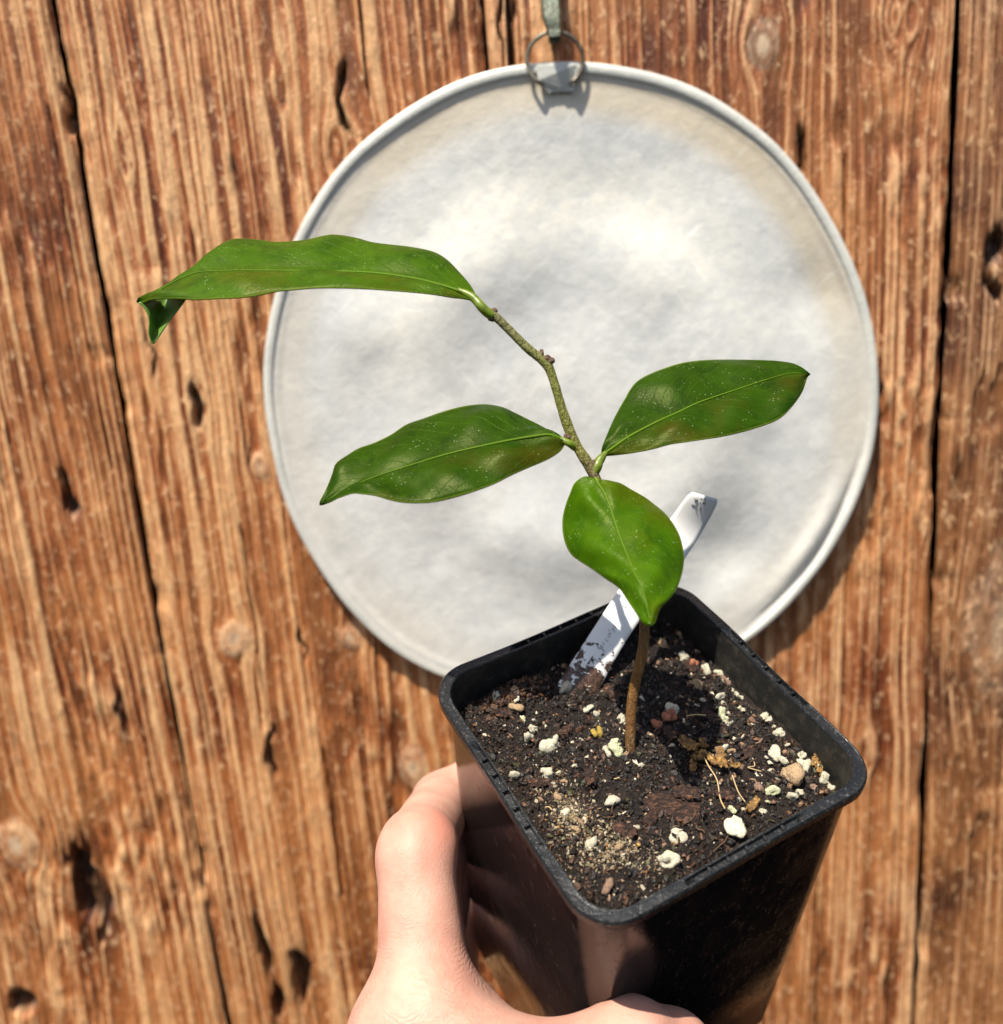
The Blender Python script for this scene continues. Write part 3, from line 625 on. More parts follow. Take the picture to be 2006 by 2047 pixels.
for p in me.polygons: p.use_smooth = True
at = me.attributes.new('along', 'FLOAT', 'POINT'); al = np.concatenate([np.repeat(tt, 16), [0, 1]]); at.data.foreach_set('value', al.astype(np.float32)); me.materials.append(mst.m)
stem = bpy.data.objects.new('stem', me); stem.matrix_parent_inverse = Matrix.Translation(-seed.location); link(stem, seed)
def node_bud(px, py, dx, dy, L_, r, dd=0):
    d = sd(py) + dd; tube_obj('leaf_scar', [W(px, py, d), W(px + dx * .5, py + dy * .5, d - .0002), W(px + dx, py + dy, d)], [r, r * .9, r * .6], mst.m, seed, 8)
node_bud(1090, 722, 8, -10, 0, .0012); node_bud(1082, 712, 1, -13, 0, .0008); node_bud(1098, 722, 10, -2, 0, .0011); node_bud(985, 628, -4, 14, 0, .0012); node_bud(985, 624, 8, -5, 0, .0010); node_bud(1142, 870, -12, 6, 0, .0014); node_bud(1178, 930, 12, -6, 0, .0013)

def leaf_material(name, dark, mid, brown):
    m = Mat(name, Roughness=.28); v = m.coord('Object'); uvn = m.n('TexCoord', 'UV'); sx = m.n('SeparateXYZ', 'X', {0: uvn}); sy = m.n('SeparateXYZ', 'Y', {0: uvn})
    a_ = m.math('ABSOLUTE', m.math('SUBTRACT', sy, .5))                      # 0 at the midrib, .5 at the edge
    n1 = m.noise(v, 120, 4, .65, .4); n2 = m.noise(v, 420, 5, .7); n3 = m.noise(v, 45, 3, .6)
    ph = m.math('ADD', m.math('MULTIPLY', sx, 13), m.math('ADD', m.math('MULTIPLY', a_, -9), m.math('MULTIPLY', n1, 1.1)))
    vein = m.fr(m.math('ABSOLUTE', m.math('SUBTRACT', m.math('FRACT', ph), .5)), .035, .0)
    c = m.ramp(n1, [(.30, dark), (.52, mid), (.75, tuple(x * 1.25 for x in mid))])
    c = m.mix(m.math('MULTIPLY', m.fr(n3, .45, .65), m.math('MULTIPLY', m.fr(sy, .40, .70), .75)), c, brown)
    c = m.mix(m.math('MULTIPLY', m.fr(n2, .52, .72), .35), c, tuple(x * 1.6 for x in mid))
    c = m.mix(m.math('MULTIPLY', vein, .22), c, (.10, .20, .01))
    c = m.mix(m.math('MULTIPLY', m.fr(a_, .480, .499), .45), c, (.22, .30, .04))
    specks = m.n('TexVoronoi', 'Distance', {'Vector': v, 'Scale': 1050}); keep = m.fr(m.noise(v, 190, 3, .7), .50, .62)  # pale specks painted into the blade colour for its fine sparkle
    dk_ = m.math('MULTIPLY', m.math('MULTIPLY', m.fr(specks, .19, .10), keep), .36)
    c = m.mix(dk_, c, (.60, .72, .40))
    m.set('Base Color', c); m.set('Roughness', m.math('ADD', m.math('MULTIPLY', n2, .22), .31)); m.set('Specular_IOR_Level', .13); m.set('Specular_Tint', (.95, 1, .45))
    h = m.math('ADD', m.math('MULTIPLY', n2, .13), m.math('ADD', m.math('MULTIPLY', vein, -.35), m.math('MULTIPLY', n1, .25)))
    h = m.math('ADD', h, m.math('MULTIPLY', m.noise(v, 1500, 2, .6), .22))
    m.bump(h, .0008, .45)
    # light passing through the blade
    tr = m.t.nodes.new('ShaderNodeBsdfTranslucent'); tr.inputs[0].default_value = (.12, .28, .003, 1)
    mx = m.t.nodes.new('ShaderNodeMixShader'); mx.inputs[0].default_value = .10; out = m.t.nodes['Material Output']
    m.t.links.new(m.b.outputs[0], mx.inputs[1]); m.t.links.new(tr.outputs[0], mx.inputs[2]); m.t.links.new(mx.outputs[0], out.inputs[0])
    return m.m
ML1 = leaf_material('leaf green warm', (.015, .048, .0004), (.032, .078, .0004), (.060, .062, .001))
ML2 = leaf_material('leaf green deep', (.006, .024, .0004), (.015, .043, .0004), (.042, .036, .001))
ML3 = leaf_material('leaf green bright', (.018, .058, .0004), (.036, .088, .0004), (.052, .070, .001))
mrib = Mat('leaf midrib', Roughness=.6, Specular_IOR_Level=.15); mrib.set('Base Color', (.075, .14, .004)); mrib.set('Subsurface_Weight', .1); mrib.set('Subsurface_Radius', (.001, .001, .0004))
mpet = Mat('leaf stalk', Roughness=.38); v = mpet.coord('Object'); mpet.set('Base Color', mpet.ramp(mpet.noise(v, 600, 3), [(.35, (.085, .12, .006)), (.65, (.14, .20, .014))]))
def pxl(o, s, L_): return [(o[0] + x * s, o[1] + y * s) for x, y in L_]
def leaf(A, Mi, B, dA, dM, dB, mat, bulge, wav=.0006, n=84, m=13, thick=.00035, label=None, seedk=0, rib=(.00038, .00010), fA=None, fB=None):
    """A, Mi, B: picture outlines of far edge, midrib, near edge from base to tip; dA, dM, dB: depth stops along each"""
    a = spline(A, n); c_ = spline(Mi, n); b = spline(B, n); s = np.linspace(0, 1, n)
    da = np.interp(s, *zip(*dA)); dm = np.interp(s, *zip(*dM)); db = np.interp(s, *zip(*dB))
    def sm(x):
        for _ in range(6): x = np.concatenate([[x[0]], (x[:-2] + x[1:-1] + x[2:]) / 3, [x[-1]]])
        return x
    da, dm, db = sm(da), sm(dm), sm(db)
    PA = np.array([W(*p, d) for p, d in zip(a, da)]); PM = np.array([W(*p, d) for p, d in zip(c_, dm)]); PB = np.array([W(*p, d) for p, d in zip(b, db)])
    V = np.zeros((n, 2 * m - 1, 3)); UV = np.zeros((n, 2 * m - 1, 2))
    T = np.gradient(PM, axis=0); T /= np.linalg.norm(T, axis=1)[:, None] + 1e-9
    Nn = np.cross(PB - PA, T); Nn /= np.linalg.norm(Nn, axis=1)[:, None] + 1e-9
    tocam = CAM - PM; sg = np.sign((Nn * tocam).sum(1)); sgm = np.sign(sg[n // 4:3 * n // 4].sum()); Nn = Nn * sgm
    for sd_, PE, off in ((0, PA, 0), (1, PB, m - 1)):
        for j in range(m):
            t = j / (m - 1)
            q = PM * (1 - t) + PE * t
            wl = np.linalg.norm(PE - PM, axis=1)
            h = bulge * wl * math.sin(PI * t) + wav * math.sin(PI * min(1, t * 1.0)) * np.sin(s * 23 + sd_ * 2 + t * 3 + seedk) + wav * 1.0 * SN[1].fbm(s * 7 + seedk, np.full(n, t * 2.0 + sd_ * 4), 2) * math.sin(PI * t)
            V[:, (m - 1 - j) if sd_ == 0 else (m - 1 + j)] = q + Nn * h[:, None]
            UV[:, (m - 1 - j) if sd_ == 0 else (m - 1 + j)] = np.stack([s, np.full(n, .5 - .5 * t if sd_ == 0 else .5 + .5 * t)], 1)
    mm_ = 2 * m - 1; top = V.reshape(-1, 3); nn = np.repeat(Nn, mm_, 0); bot = top - nn * thick
    F = grid_faces(n, mm_); F2 = F[:, ::-1] + len(top)
    rim = np.concatenate([np.arange(mm_), np.arange(1, n) * mm_ + mm_ - 1, (n - 1) * mm_ + np.arange(mm_ - 2, -1, -1), np.arange(n - 2, 0, -1) * mm_]); k = np.arange(len(rim)); r2 = rim[(k + 1) % len(rim)]
    Fs = np.stack([rim, r2, r2 + len(top), rim + len(top)], 1)
    o = mesh_np('leaf', np.vstack([top, bot]), np.vstack([F, F2, Fs]), mat, seed, True, None, np.vstack([UV.reshape(-1, 2)] * 2))
    bm = bmesh.new(); bm.from_mesh(o.data); bmesh.ops.recalc_face_normals(bm, faces=bm.faces); bm.to_mesh(o.data); bm.free()
    k1 = int(n * .97); rb = tube_obj('midrib', (PM + Nn * .00012)[1:k1], np.linspace(rib[0], rib[1], k1 - 1), mrib.m, None, 8)
    rb.parent = o
    if label: o['label'] = label
    return o, PM, Nn
def petiole(lf, pts, rads):
    o = tube_obj('petiole', spline(pts, 20), np.interp(np.linspace(0, 1, 20), np.linspace(0, 1, len(rads)), rads), mpet.m, None, 10); o.parent = lf
Z3 = (250, 430); Z4 = (1050, 650)
dS = sd(627) - .0008
A1 = pxl(Z3, .4727, [(1497, 365), (1465, 300), (1410, 235), (1360, 185), (1300, 152), (1200, 132), (1110, 122), (1040, 112), (980, 95), (900, 82), (850, 84), (780, 100), (720, 108), (640, 112), (580, 105), (530, 100), (470, 98), (430, 108), (400, 125), (370, 150), (340, 175), (318, 205), (292, 238), (230, 262), (180, 290), (130, 322), (80, 352), (50, 366)])
B1 = pxl(Z3, .4727, [(1497, 367), (1440, 352), (1380, 345), (1300, 332), (1200, 322), (1100, 314), (1000, 308), (900, 305), (800, 306), (700, 314), (640, 320), (560, 338), (480, 347), (400, 350), (300, 355), (250, 352), (180, 351), (110, 354), (75, 368), (50, 368)])
M1 = pxl(Z3, .4727, [(1497, 366), (1420, 325), (1340, 298), (1240, 272), (1140, 256), (1040, 245), (940, 240), (840, 238), (700, 236), (560, 235), (450, 235), (360, 238), (300, 245), (230, 272), (150, 315), (50, 367)])
lf1, PM1, N1 = leaf(A1, M1, B1, [(0, dS), (.12, dS + .012), (.4, dS + .022), (.7, dS + .020), (.9, dS + .012), (1, dS + .002)], [(0, dS), (.4, dS + .008), (.8, dS + .006), (1, dS + .002)], [(0, dS), (.3, dS - .004), (.7, dS - .006), (1, dS + .002)], ML1, .10, .0007, 100, label='long narrow leaf at the upper left with its tip curled under', seedk=1, rib=(.0004, .0001))
petiole(lf1, [W(986, 632, dS + .0008), W(974, 624, dS), W(962, 612, dS - .0006), W(952, 600, dS), W(940, 590, dS + .0004), W(915, 578, dS + .001)], [.0013, .0013, .0012, .00115, .0009, .0005])
# folded tip of the upper-left leaf: underside hanging down
TL = pxl(Z3, .4727, [(58, 368), (75, 380), (95, 412), (105, 450), (103, 500), (115, 545)]); TR = pxl(Z3, .4727, [(258, 350), (222, 400), (190, 440), (150, 500), (128, 540), (118, 546)]); TM = pxl(Z3, .4727, [(175, 348), (165, 392), (150, 430), (132, 480), (122, 520), (117, 546)])
mun = Mat('leaf underside', Roughness=.45); v = mun.coord('Object'); mun.set('Base Color', mun.ramp(mun.noise(v, 300, 4), [(.35, (.09, .19, .02)), (.65, (.16, .30, .05))]))
tr_ = mun.t.nodes.new('ShaderNodeBsdfTranslucent'); tr_.inputs[0].default_value = (.25, .42, .04, 1); mx_ = mun.t.nodes.new('ShaderNodeMixShader'); mx_.inputs[0].default_value = .25
mun.t.links.new(mun.b.outputs[0], mx_.inputs[1]); mun.t.links.new(tr_.outputs[0], mx_.inputs[2]); mun.t.links.new(mx_.outputs[0], mun.t.nodes['Material Output'].inputs[0])
l_, m_, r2_ = spline(TL, 24), spline(TM, 24), spline(TR, 24); Vt = []
for i in range(24):
    s = i / 23; dl = dS + .001 + .003 * s; dmm = dS + .012 - .008 * s; dr = dS + .004 + .001 * s
    a, b, c_ = W(*l_[i], dl), W(*m_[i], dmm), W(*r2_[i], dr)
    for t in np.linspace(0, 1, 6)[:-1]: Vt.append(a * (1 - t) + b * t)
    for t in np.linspace(0, 1, 7): Vt.append(b * (1 - t) + c_ * t)
ftip = mesh_np('leaf_tip', Vt, grid_faces(24, 12), mun.m, None, True); ftip.parent = lf1
md_ = ftip.modifiers.new('s', 'SOLIDIFY'); md_.thickness = .0003
# second leaf
d2 = sd(872) - .0006
A2_ = pxl(Z3, .4727, [(1866, 957), (1820, 925), (1760, 890), (1700, 860), (1650, 835), (1600, 812), (1540, 800), (1490, 800), (1420, 810), (1340, 832), (1260, 860), (1190, 885), (1130, 925), (1060, 960), (990, 985), (940, 1015), (892, 1050), (878, 1090), (863, 1130), (845, 1170), (823, 1212), (823, 1227)])
B2_ = pxl(Z3, .4727, [(1866, 960), (1845, 995), (1790, 1030), (1720, 1060), (1640, 1095), (1560, 1135), (1480, 1165), (1400, 1190), (1300, 1212), (1200, 1215), (1130, 1205), (1060, 1185), (1000, 1177), (960, 1175), (910, 1190), (870, 1210), (825, 1228)])
M2_ = pxl(Z3, .4727, [(1866, 957), (1800, 930), (1720, 938), (1620, 955), (1500, 980), (1400, 1003), (1300, 1030), (1180, 1068), (1080, 1100), (1000, 1130), (940, 1158), (880, 1192), (824, 1227)])
lf2, PM2, N2 = leaf(A2_, M2_, B2_, [(0, d2), (.25, d2 + .012), (.6, d2 + .010), (.85, d2 + .002), (1, d2 - .004)], [(0, d2), (.4, d2 - .002), (1, d2 - .004)], [(0, d2), (.4, d2 - .012), (.8, d2 - .011), (1, d2 - .004)], ML2, .07, .0008, label='broad dark green leaf pointing down to the left', seedk=5)
petiole(lf2, [W(1150, 893, d2 + .001), W(1140, 887, d2 - .0002), W(1130, 882, d2 - .0002), W(1112, 874, d2 + .0005)], [.0012, .0010, .0009, .0004])
# right leaf
d3 = sd(930) + .001
A3_ = pxl(Z4, .3414, [(447, 762), (450, 715), (480, 640), (510, 570), (545, 500), (585, 430), (620, 370), (660, 325), (730, 285), (820, 250), (900, 225), (980, 210), (1080, 202), (1200, 200), (1320, 202), (1450, 206), (1560, 220), (1610, 240), (1650, 268), (1671, 288)])
B3_ = pxl(Z4, .3414, [(452, 766), (480, 763), (560, 755), (650, 742), (750, 722), (850, 695), (950, 680), (1050, 665), (1150, 650), (1250, 628), (1350, 600), (1450, 565), (1510, 530), (1560, 480), (1600, 430), (1630, 380), (1650, 320), (1660, 298), (1671, 290)])
M3_ = pxl(Z4, .3414, [(450, 764), (520, 715), (600, 660), (700, 605), (800, 555), (900, 510), (1000, 462), (1100, 425), (1200, 392), (1300, 358), (1400, 325), (1500, 295), (1580, 280), (1671, 289)])
lf3, PM3, N3 = leaf(A3_, M3_, B3_, [(0, d3), (.25, d3 + .012), (.7, d3 + .024), (1, d3 + .018)], [(0, d3), (.5, d3 + .008), (1, d3 + .018)], [(0, d3), (.4, d3 - .002), (.8, d3 + .006), (1, d3 + .018)], ML2, .07, .0006, label='dark green leaf pointing up to the right', seedk=9)
petiole(lf3, [W(1186, 945, d3 - .0005), W(1194, 932, d3 - .001), W(1198, 922, d3 - .0006), W(1212, 904, d3)], [.0016, .0014, .0012, .0006])
# front leaf
d4 = sd(957) - .0016
A4_ = pxl(Z4, .3414, [(398, 898), (362, 884), (330, 892), (305, 910), (283, 935), (265, 980), (245, 1030), (225, 1100), (218, 1170), (225, 1240), (245, 1300), (275, 1345), (330, 1385), (400, 1430), (470, 1480), (530, 1520), (562, 1552), (600, 1610), (640, 1670), (680, 1730), (712, 1757), (734, 1760)])
B4_ = pxl(Z4, .3414, [(402, 900), (440, 901), (500, 910), (560, 925), (620, 960), (700, 1005), (760, 1050), (820, 1100), (870, 1165), (905, 1230), (925, 1300), (932, 1360), (925, 1430), (910, 1490), (885, 1550), (840, 1610), (800, 1650), (780, 1690), (765, 1735), (738, 1760)])
M4_ = pxl(Z4, .3414, [(400, 899), (450, 960), (490, 1040), (520, 1130), (560, 1250), (600, 1350), (640, 1450), (680, 1530), (710, 1620), (736, 1760)])
lf4, PM4, N4 = leaf(A4_, M4_, B4_, [(0, d4), (.3, d4 + .001), (.7, d4 - .014), (1, d4 - .028)], [(0, d4), (.3, d4 - .0075), (.7, d4 - .021), (1, d4 - .028)], [(0, d4), (.3, d4 + .001), (.7, d4 - .014), (1, d4 - .028)], ML3, .10, .0006, label='bright green front leaf drooping over the pot', seedk=14)
petiole(lf4, [W(1190, 960, d4 + .0024), W(1192, 962, d4 + .0005), W(1194, 970, d4 - .0003), W(1204, 984, d4 - .001)], [.0013, .0012, .001, .0006])
# water drops on the blades: small lenses
mdr = Mat('water drop', Roughness=.03, IOR=1.33); mdr.set('Transmission_Weight', 1.0)
dme = lump_mesh('water_drop', 2, .1, 3, mdr.m, .45)

# ------------------------------------------------------------------ white plant label
mt = Mat('white plastic label', Roughness=.4); v = mt.coord('Object'); al = mt.attr('along')
k = mt.noise(v, 330, 5, .7, .3); soilm = mt.math('MULTIPLY', mt.fr(mt.math('ADD', k, mt.math('MULTIPLY', al, -.95)), .34, .38), 1.0)
mt.set('Base Color', mt.mix(soilm, (.74, .735, .72), mt.mix(mt.fr(mt.noise(v, 1300, 3), .4, .6), (.02, .012, .008), (.10, .05, .03)))); mt.set('Subsurface_Weight', .0); mt.bump(soilm, .0006, 1)
TLp = [(1096, 1395), (1109, 1375), (1172, 1279), (1236, 1181), (1290, 1101), (1345, 1031), (1378, 982)]
TRp = [(1188, 1400), (1207, 1362), (1240, 1301), (1276, 1245), (1325, 1178), (1385, 1094), (1441, 999)]
ut, vt_ = onpot(1150, 1345, SW); dt0 = (PC + PX * ut + PY * vt_ + PN * SW)[2]
print('TAG', dt0, 'STEM', d0)
DT = [.2845, .2850, .2878, .2918, .2985, .3050, .2945]
n = 60; tl, trr = spline(TLp, n), spline(TRp, n); sy = np.linspace(0, 1, n); dt = np.interp(.5 * (tl[:, 1] + trr[:, 1]), [990, 1060, 1139, 1213, 1290, 1368, 1397], DT[::-1])
dt = np.convolve(np.pad(dt, 6, 'edge'), np.ones(13) / 13, 'valid'); Vt = []; AL = []
mm_ = 9
for side in (0, 1):
    for i in range(n):
        shr = 0
        for j in range(mm_):
            t = j / (mm_ - 1); p = tl[i] * (1 - t) + trr[i] * t
            if i > n - 6:   # rounded top corners
                kk = (i - (n - 6)) / 5; lim = .5 - .10 * (1 - math.sqrt(max(0, 1 - kk * kk))); t2 = .5 + max(-lim, min(lim, (t - .5))); p = tl[i] * (1 - t2) + trr[i] * t2
            Vt.append(W(p[0], p[1], dt[i] + side * .00045 + .0009 * (2 * t - 1) ** 2)); AL.append(sy[i])
F = grid_faces(n, mm_); F2 = F[:, ::-1] + n * mm_
rim = np.concatenate([np.arange(mm_), np.arange(1, n) * mm_ + mm_ - 1, (n - 1) * mm_ + np.arange(mm_ - 2, -1, -1), np.arange(n - 2, 0, -1) * mm_]); r2 = np.roll(rim, -1)
ptag = mesh_np('plant_label', Vt, np.vstack([F, F2, np.stack([rim, r2, r2 + n * mm_, rim + n * mm_], 1)]), mt.m, None, True, {'along': AL})
bm = bmesh.new(); bm.from_mesh(ptag.data); bmesh.ops.recalc_face_normals(bm, faces=bm.faces); bm.to_mesh(ptag.data); bm.free()
o_ = Vector(Vt[0]); ptag.data.transform(Matrix.Translation(-o_)); ptag.location = o_; bpy.context.view_layer.update()
tag(ptag, 'white plastic plant label with faint pencil writing stuck in the soil behind the stem', 'plant label')
mk = Mat('pencil', Base_Color=(.13, .13, .13), Roughness=.7).m; mk2 = Mat('faint pencil', Base_Color=(.42, .42, .43), Roughness=.7).m
def stroke(pts, r, mat, df=0):
    P_ = []
    for x, y in pts:
        # depth of the label under this picture point
        yy = [.5 * (tl[i][1] + trr[i][1]) + ((x - .5 * (tl[i][0] + trr[i][0]))) * ((trr[i][1] - tl[i][1]) / (trr[i][0] - tl[i][0])) for i in range(n)]
        i = int(np.argmin(np.abs(np.array(yy) - y))); t = (x - tl[i][0]) / (trr[i][0] - tl[i][0]); P_.append(W(x, y, dt[i] + .0009 * (2 * t - 1) ** 2 - .00012))
    return tube(spline(P_, 8), r, 4)
def strokes(name, L_, r, mat):
    V = []; F = []; o0 = 0
    for s in L_:
        v_, q, tr = stroke(s, r, mat); V.append(v_); F += [tuple(k_ + o0 for k_ in f) for f in q] + [tuple(k_ + o0 for k_ in f) for f in tr]; o0 += len(v_)
    me = bpy.data.meshes.new(name); me.from_pydata(np.concatenate(V).tolist(), [], F); me.materials.append(mat); o = bpy.data.objects.new(name, me)
    o.matrix_parent_inverse = Matrix.Translation(-ptag.location); link(o, ptag)
ZT = (1280, 930); q_ = .105
H1 = [[(1040, 640), (1060, 690)], [(1060, 690), (1085, 650)], [(1085, 650), (1100, 695)], [(1165, 625), (1175, 680)], [(1225, 640), (1265, 632)], [(1225, 640), (1240, 668)], [(1150, 700), (1140, 740)], [(1195, 735), (1210, 695)], [(1210, 695), (1235, 742)], [(1195, 722), (1235, 722)],
      [(990, 745), (1015, 800)], [(1015, 800), (1035, 750)], [(1045, 765), (1055, 790)], [(1060, 755), (1080, 770)], [(1135, 815), (1165, 835)], [(1165, 815), (1140, 850)]]
strokes('handwriting', [pxl(ZT, q_, s) for s in H1], .0002, mk)
Z7 = (1080, 1180); q_ = .1956
H2 = [[(745, 350), (775, 375)], [(775, 375), (735, 400)], [(735, 400), (770, 425)], [(700, 400), (725, 450)], [(725, 450), (690, 445)], [(690, 480), (715, 470)], [(660, 500), (700, 525)], [(640, 530), (660, 560)], [(850, 160), (900, 180)], [(870, 150), (880, 175)], [(610, 590), (650, 580)], [(615, 560), (640, 610)]]
strokes('handwriting', [pxl(Z7, q_, s) for s in H2], .00016, mk2)

# ------------------------------------------------------------------ the hand: implicit surface, one skin
def pc(u, v_, w): return PC + PX * u + PY * v_ + PN * w
def cc_(px, py, d): return ray(px, py) * d
def capsule(P, a, b, ra, rb):
    ab = b - a; t = np.clip(((P - a) @ ab) / (ab @ ab), 0, 1); return np.linalg.norm(P - a - t[:, None] * ab, axis=1) - (ra + (rb - ra) * t)
def smin(a, b, k):
    h = np.clip(.5 + .5 * (b - a) / k, 0, 1); return b * (1 - h) + a * h - k * h * (1 - h)
def hand_sdf(P):
    # index finger
    I0 = cc_(850, 2010, .255); I1 = cc_(831, 1712, .270); I2 = pc(-.0520, -.041, -.072); I3 = pc(-.0515, -.016, -.065)
    d = smin(capsule(P, I0, I1, .0128, .0105), capsule(P, I1, cc_(838, 1692, .272), .0105, .0104), .004)
    mid = smin(capsule(P, cc_(838, 1690, .273), I2, .0105, .0102), capsule(P, I2, I3, .0098, .0080), .003)
    idx = smin(d, mid, .0030)
    # middle, ring, little: behind the index
    M0 = cc_(890, 2080, .290); M1 = cc_(858, 1810, .305); M2 = pc(-.0490, -.041, -.082); M3 = pc(-.0505, -.014, -.082)
    mf_ = smin(capsule(P, M0, M1, .012, .0100), smin(capsule(P, M1, M2, .0098, .0088), capsule(P, M2, M3, .0088, .0075), .003), .003)
    Q0 = cc_(900, 2150, .315); Q1 = cc_(868, 1915, .330); Q2 = pc(-.0480, -.041, -.106); Q3 = pc(-.0500, -.016, -.108)
    rf = smin(capsule(P, Q0, Q1, .0115, .0098), smin(capsule(P, Q1, Q2, .0094, .0086), capsule(P, Q2, Q3, .0085, .0072), .003), .003)
    L0 = cc_(900, 2260, .335); L1 = cc_(905, 2100, .350); L2 = pc(-.046, -.040, -.140); L3 = pc(-.048, -.022, -.140)
    lf = smin(capsule(P, L0, L1, .0105, .0085), smin(capsule(P, L1, L2, .0083, .0076), capsule(P, L2, L3, .0075, .0064), .003), .003)
    f = smin(idx, mf_, .0012); f = smin(f, rf, .0012); f = smin(f, lf, .0012)
    # thumb along the near right face
    T0 = cc_(850, 2330, .245); T1 = cc_(1030, 2190, .236); T2 = cc_(1262, 2088, .246); T3 = cc_(1345, 2105, .252); T4 = cc_(1385, 2125, .256)
    th_ = smin(capsule(P, T0, T1, .0170, .0135), smin(capsule(P, T1, T2, .0125, .0113), smin(capsule(P, T2, T3, .0112, .0102), capsule(P, T3, T4, .0102, .0088), .004), .003), .006)
    # palm, web and wrist
    pl = smin(capsule(P, cc_(850, 2140, .262), cc_(770, 2560, .262), .0190, .0210), capsule(P, cc_(880, 2200, .305), cc_(790, 2560, .290), .0160, .0200), .02)
    pl = smin(pl, capsule(P, cc_(900, 2290, .330), cc_(800, 2600, .305), .0120, .018), .02)
    pl = smin(pl, capsule(P, cc_(780, 2580, .28), cc_(700, 3050, .29), .0250, .0235), .02)
    pl = smin(pl, capsule(P, cc_(700, 3050, .29), cc_(620, 3600, .30), .0240, .031), .02)
    wb = capsule(P, cc_(862, 2040, .250), cc_(990, 2160, .240), .0135, .0115)
    wb = smin(wb, capsule(P, cc_(812, 2075, .250), cc_(760, 2330, .252), .0150, .0190), .012)
    wb = smin(wb, capsule(P, cc_(925, 2010, .262), cc_(1050, 2120, .2505), .0060, .0060), .012)
    th_ = smin(th_, wb, .012); hand = smin(pl, th_, .016); hand = smin(hand, f, .0065)
    return hand
lo3 = np.array([-.085, .06, .18]); hi3 = np.array([.085, .42, .40]); hs = .0011
ax = [np.arange(lo3[k], hi3[k], hs) for k in range(3)]
nx, ny, nz = map(len, ax); vals = np.empty((nx, ny, nz), np.float32)
YZ = np.stack(np.meshgrid(ax[1], ax[2], indexing='ij'), -1).reshape(-1, 2)
for i0 in range(0, nx, 16):
    xs = ax[0][i0:i0 + 16]; Pp = np.concatenate([np.repeat(xs, len(YZ))[:, None], np.tile(YZ, (len(xs), 1))], 1)
    vals[i0:i0 + 16] = hand_sdf(Pp).reshape(len(xs), ny, nz)
def surface_nets(v, lo, h):
    ins = v < 0; c = ins[:-1, :-1, :-1].astype(np.int8) * 0
    for a in (0, 1):
        for b in (0, 1):
            for d in (0, 1): c = c + ins[a:v.shape[0] - 1 + a, b:v.shape[1] - 1 + b, d:v.shape[2] - 1 + d]
    cell = (c > 0) & (c < 8); idx = -np.ones(cell.shape, np.int64); C = np.argwhere(cell); idx[cell] = np.arange(len(C))
    acc = np.zeros((len(C), 3)); cnt = np.zeros(len(C))
    for axis in range(3):
        o = [k for k in range(3) if k != axis]
        for a in (0, 1):
            for b in (0, 1):
                s = np.zeros(3, int); s[o[0]] = a; s[o[1]] = b; e = s.copy(); e[axis] = 1
                v0 = v[tuple((C + s).T)]; v1 = v[tuple((C + e).T)]; m = (v0 < 0) != (v1 < 0); t = np.where(m, v0 / np.where(m, v0 - v1, 1), 0)
                p = np.tile(s.astype(float), (len(C), 1)); p[:, axis] += t; acc[m] += p[m]; cnt[m] += 1
    V = lo + (C + acc / cnt[:, None]) * h; F = []
    for axis in range(3):
        o = [(axis + 1) % 3, (axis + 2) % 3]; sl0 = [slice(None)] * 3; sl1 = [slice(None)] * 3; sl0[axis] = slice(0, -1); sl1[axis] = slice(1, None)
        m = ins[tuple(sl0)] != ins[tuple(sl1)]; E = np.argwhere(m); E = E[(E[:, o[0]] > 0) & (E[:, o[1]] > 0) & (E[:, o[0]] < v.shape[o[0]] - 1) & (E[:, o[1]] < v.shape[o[1]] - 1)]
        q = []
        for da, db in ((0, 0), (-1, 0), (-1, -1), (0, -1)):
            c_ = E.copy(); c_[:, o[0]] += da; c_[:, o[1]] += db; q.append(idx[tuple(c_.T)])
        q = np.stack(q, 1); flip = ins[tuple(E.T)]; q[~flip] = q[~flip][:, ::-1]; F.append(q[(q >= 0).all(1)])
    return V, np.concatenate(F)
HV, HF = surface_nets(vals, lo3, hs); del vals
for _ in range(2):      # light smoothing
    acc = np.zeros_like(HV); cnt = np.zeros(len(HV))
    for a, b in ((0, 1), (1, 2), (2, 3), (3, 0)):
        np.add.at(acc, HF[:, a], HV[HF[:, b]]); np.add.at(acc, HF[:, b], HV[HF[:, a]]); np.add.at(cnt, HF[:, a], 1); np.add.at(cnt, HF[:, b], 1)
    HV = HV * .5 + .5 * acc / cnt[:, None]
comp = np.arange(len(HV))
for _ in range(4000):
    mn = comp[HF].min(1); new = comp.copy()
    for q in range(4): np.minimum.at(new, HF[:, q], mn)
    new = new[new]
    if (new == comp).all(): break
    comp = new
ids, cnts = np.unique(comp, return_counts=True); big_ = ids[np.argmax(cnts)]; keep = comp == big_
print('hand pieces', len(ids), cnts)
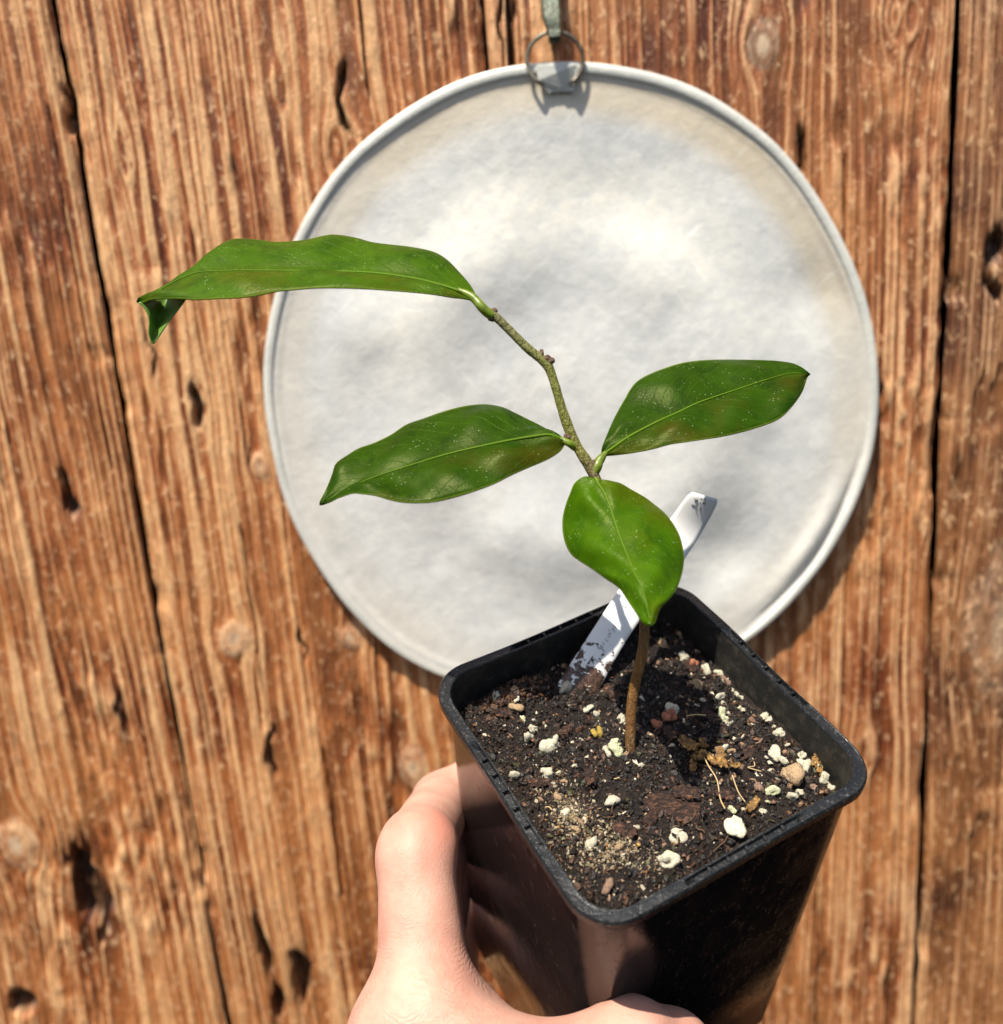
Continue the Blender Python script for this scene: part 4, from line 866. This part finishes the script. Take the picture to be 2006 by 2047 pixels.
HF = HF[keep[HF].all(1)]; rem = np.cumsum(keep) - 1; HF = rem[HF]; HV = HV[keep]
rosy = np.clip(1 - np.linalg.norm(HV - cc_(905, 1625, .265), axis=1) / .016, 0, 1) + np.clip(1 - np.linalg.norm(HV - cc_(905, 1840, .29), axis=1) / .03, 0, 1) * .9
mk_ = Mat('skin', Roughness=.6); v = mk_.coord('Object'); s1 = mk_.noise(v, 75, 4, .6); s2 = mk_.noise(v, 900, 4, .7)
c = mk_.ramp(s1, [(.3, (.44, .205, .15)), (.5, (.52, .27, .20)), (.7, (.57, .325, .245))]); c = mk_.mix(mk_.math('MULTIPLY', mk_.attr('rosy'), .75), c, (.56, .17, .115))
mk_.set('Base Color', c); mk_.set('Subsurface_Weight', .22); mk_.set('Subsurface_Radius', (.0035, .0014, .0008)); mk_.set('Subsurface_Scale', 1.0)
# creases that run in arcs across the ball of the thumb
wc = c2w(cc_(840, 2290, .246)); dist = mk_.n('VectorMath', 'Value', {0: v, 1: tuple(wc)}, operation='DISTANCE')
warp = mk_.math('ADD', dist, mk_.math('MULTIPLY', mk_.noise(v, 130, 3, .6), .0055))
arcs = mk_.math('SINE', mk_.math('MULTIPLY', warp, 2 * PI / .0010)); mask = mk_.math('MULTIPLY', mk_.fr(dist, .060, .040), mk_.fr(mk_.noise(v, 110, 2), .42, .56))
fine_ = mk_.n('TexVoronoi', 'Distance', {'Vector': v, 'Scale': 1300})
mk_.bump(mk_.math('ADD', mk_.math('MULTIPLY', mk_.math('MULTIPLY', arcs, mask), .26), mk_.math('ADD', mk_.math('MULTIPLY', s2, .22), mk_.math('MULTIPLY', fine_, .3))), .00032, .6)
HW = HV @ R3.T + CAM
hand = mesh_np('hand', HW, HF, mk_.m, None, True, {'rosy': np.clip(rosy, 0, 1)})
bm = bmesh.new(); bm.from_mesh(hand.data); bmesh.ops.recalc_face_normals(bm, faces=bm.faces); bm.to_mesh(hand.data); bm.free()
tag(hand, 'bare left hand with fingers round the left of the black pot and thumb in front', 'hand')
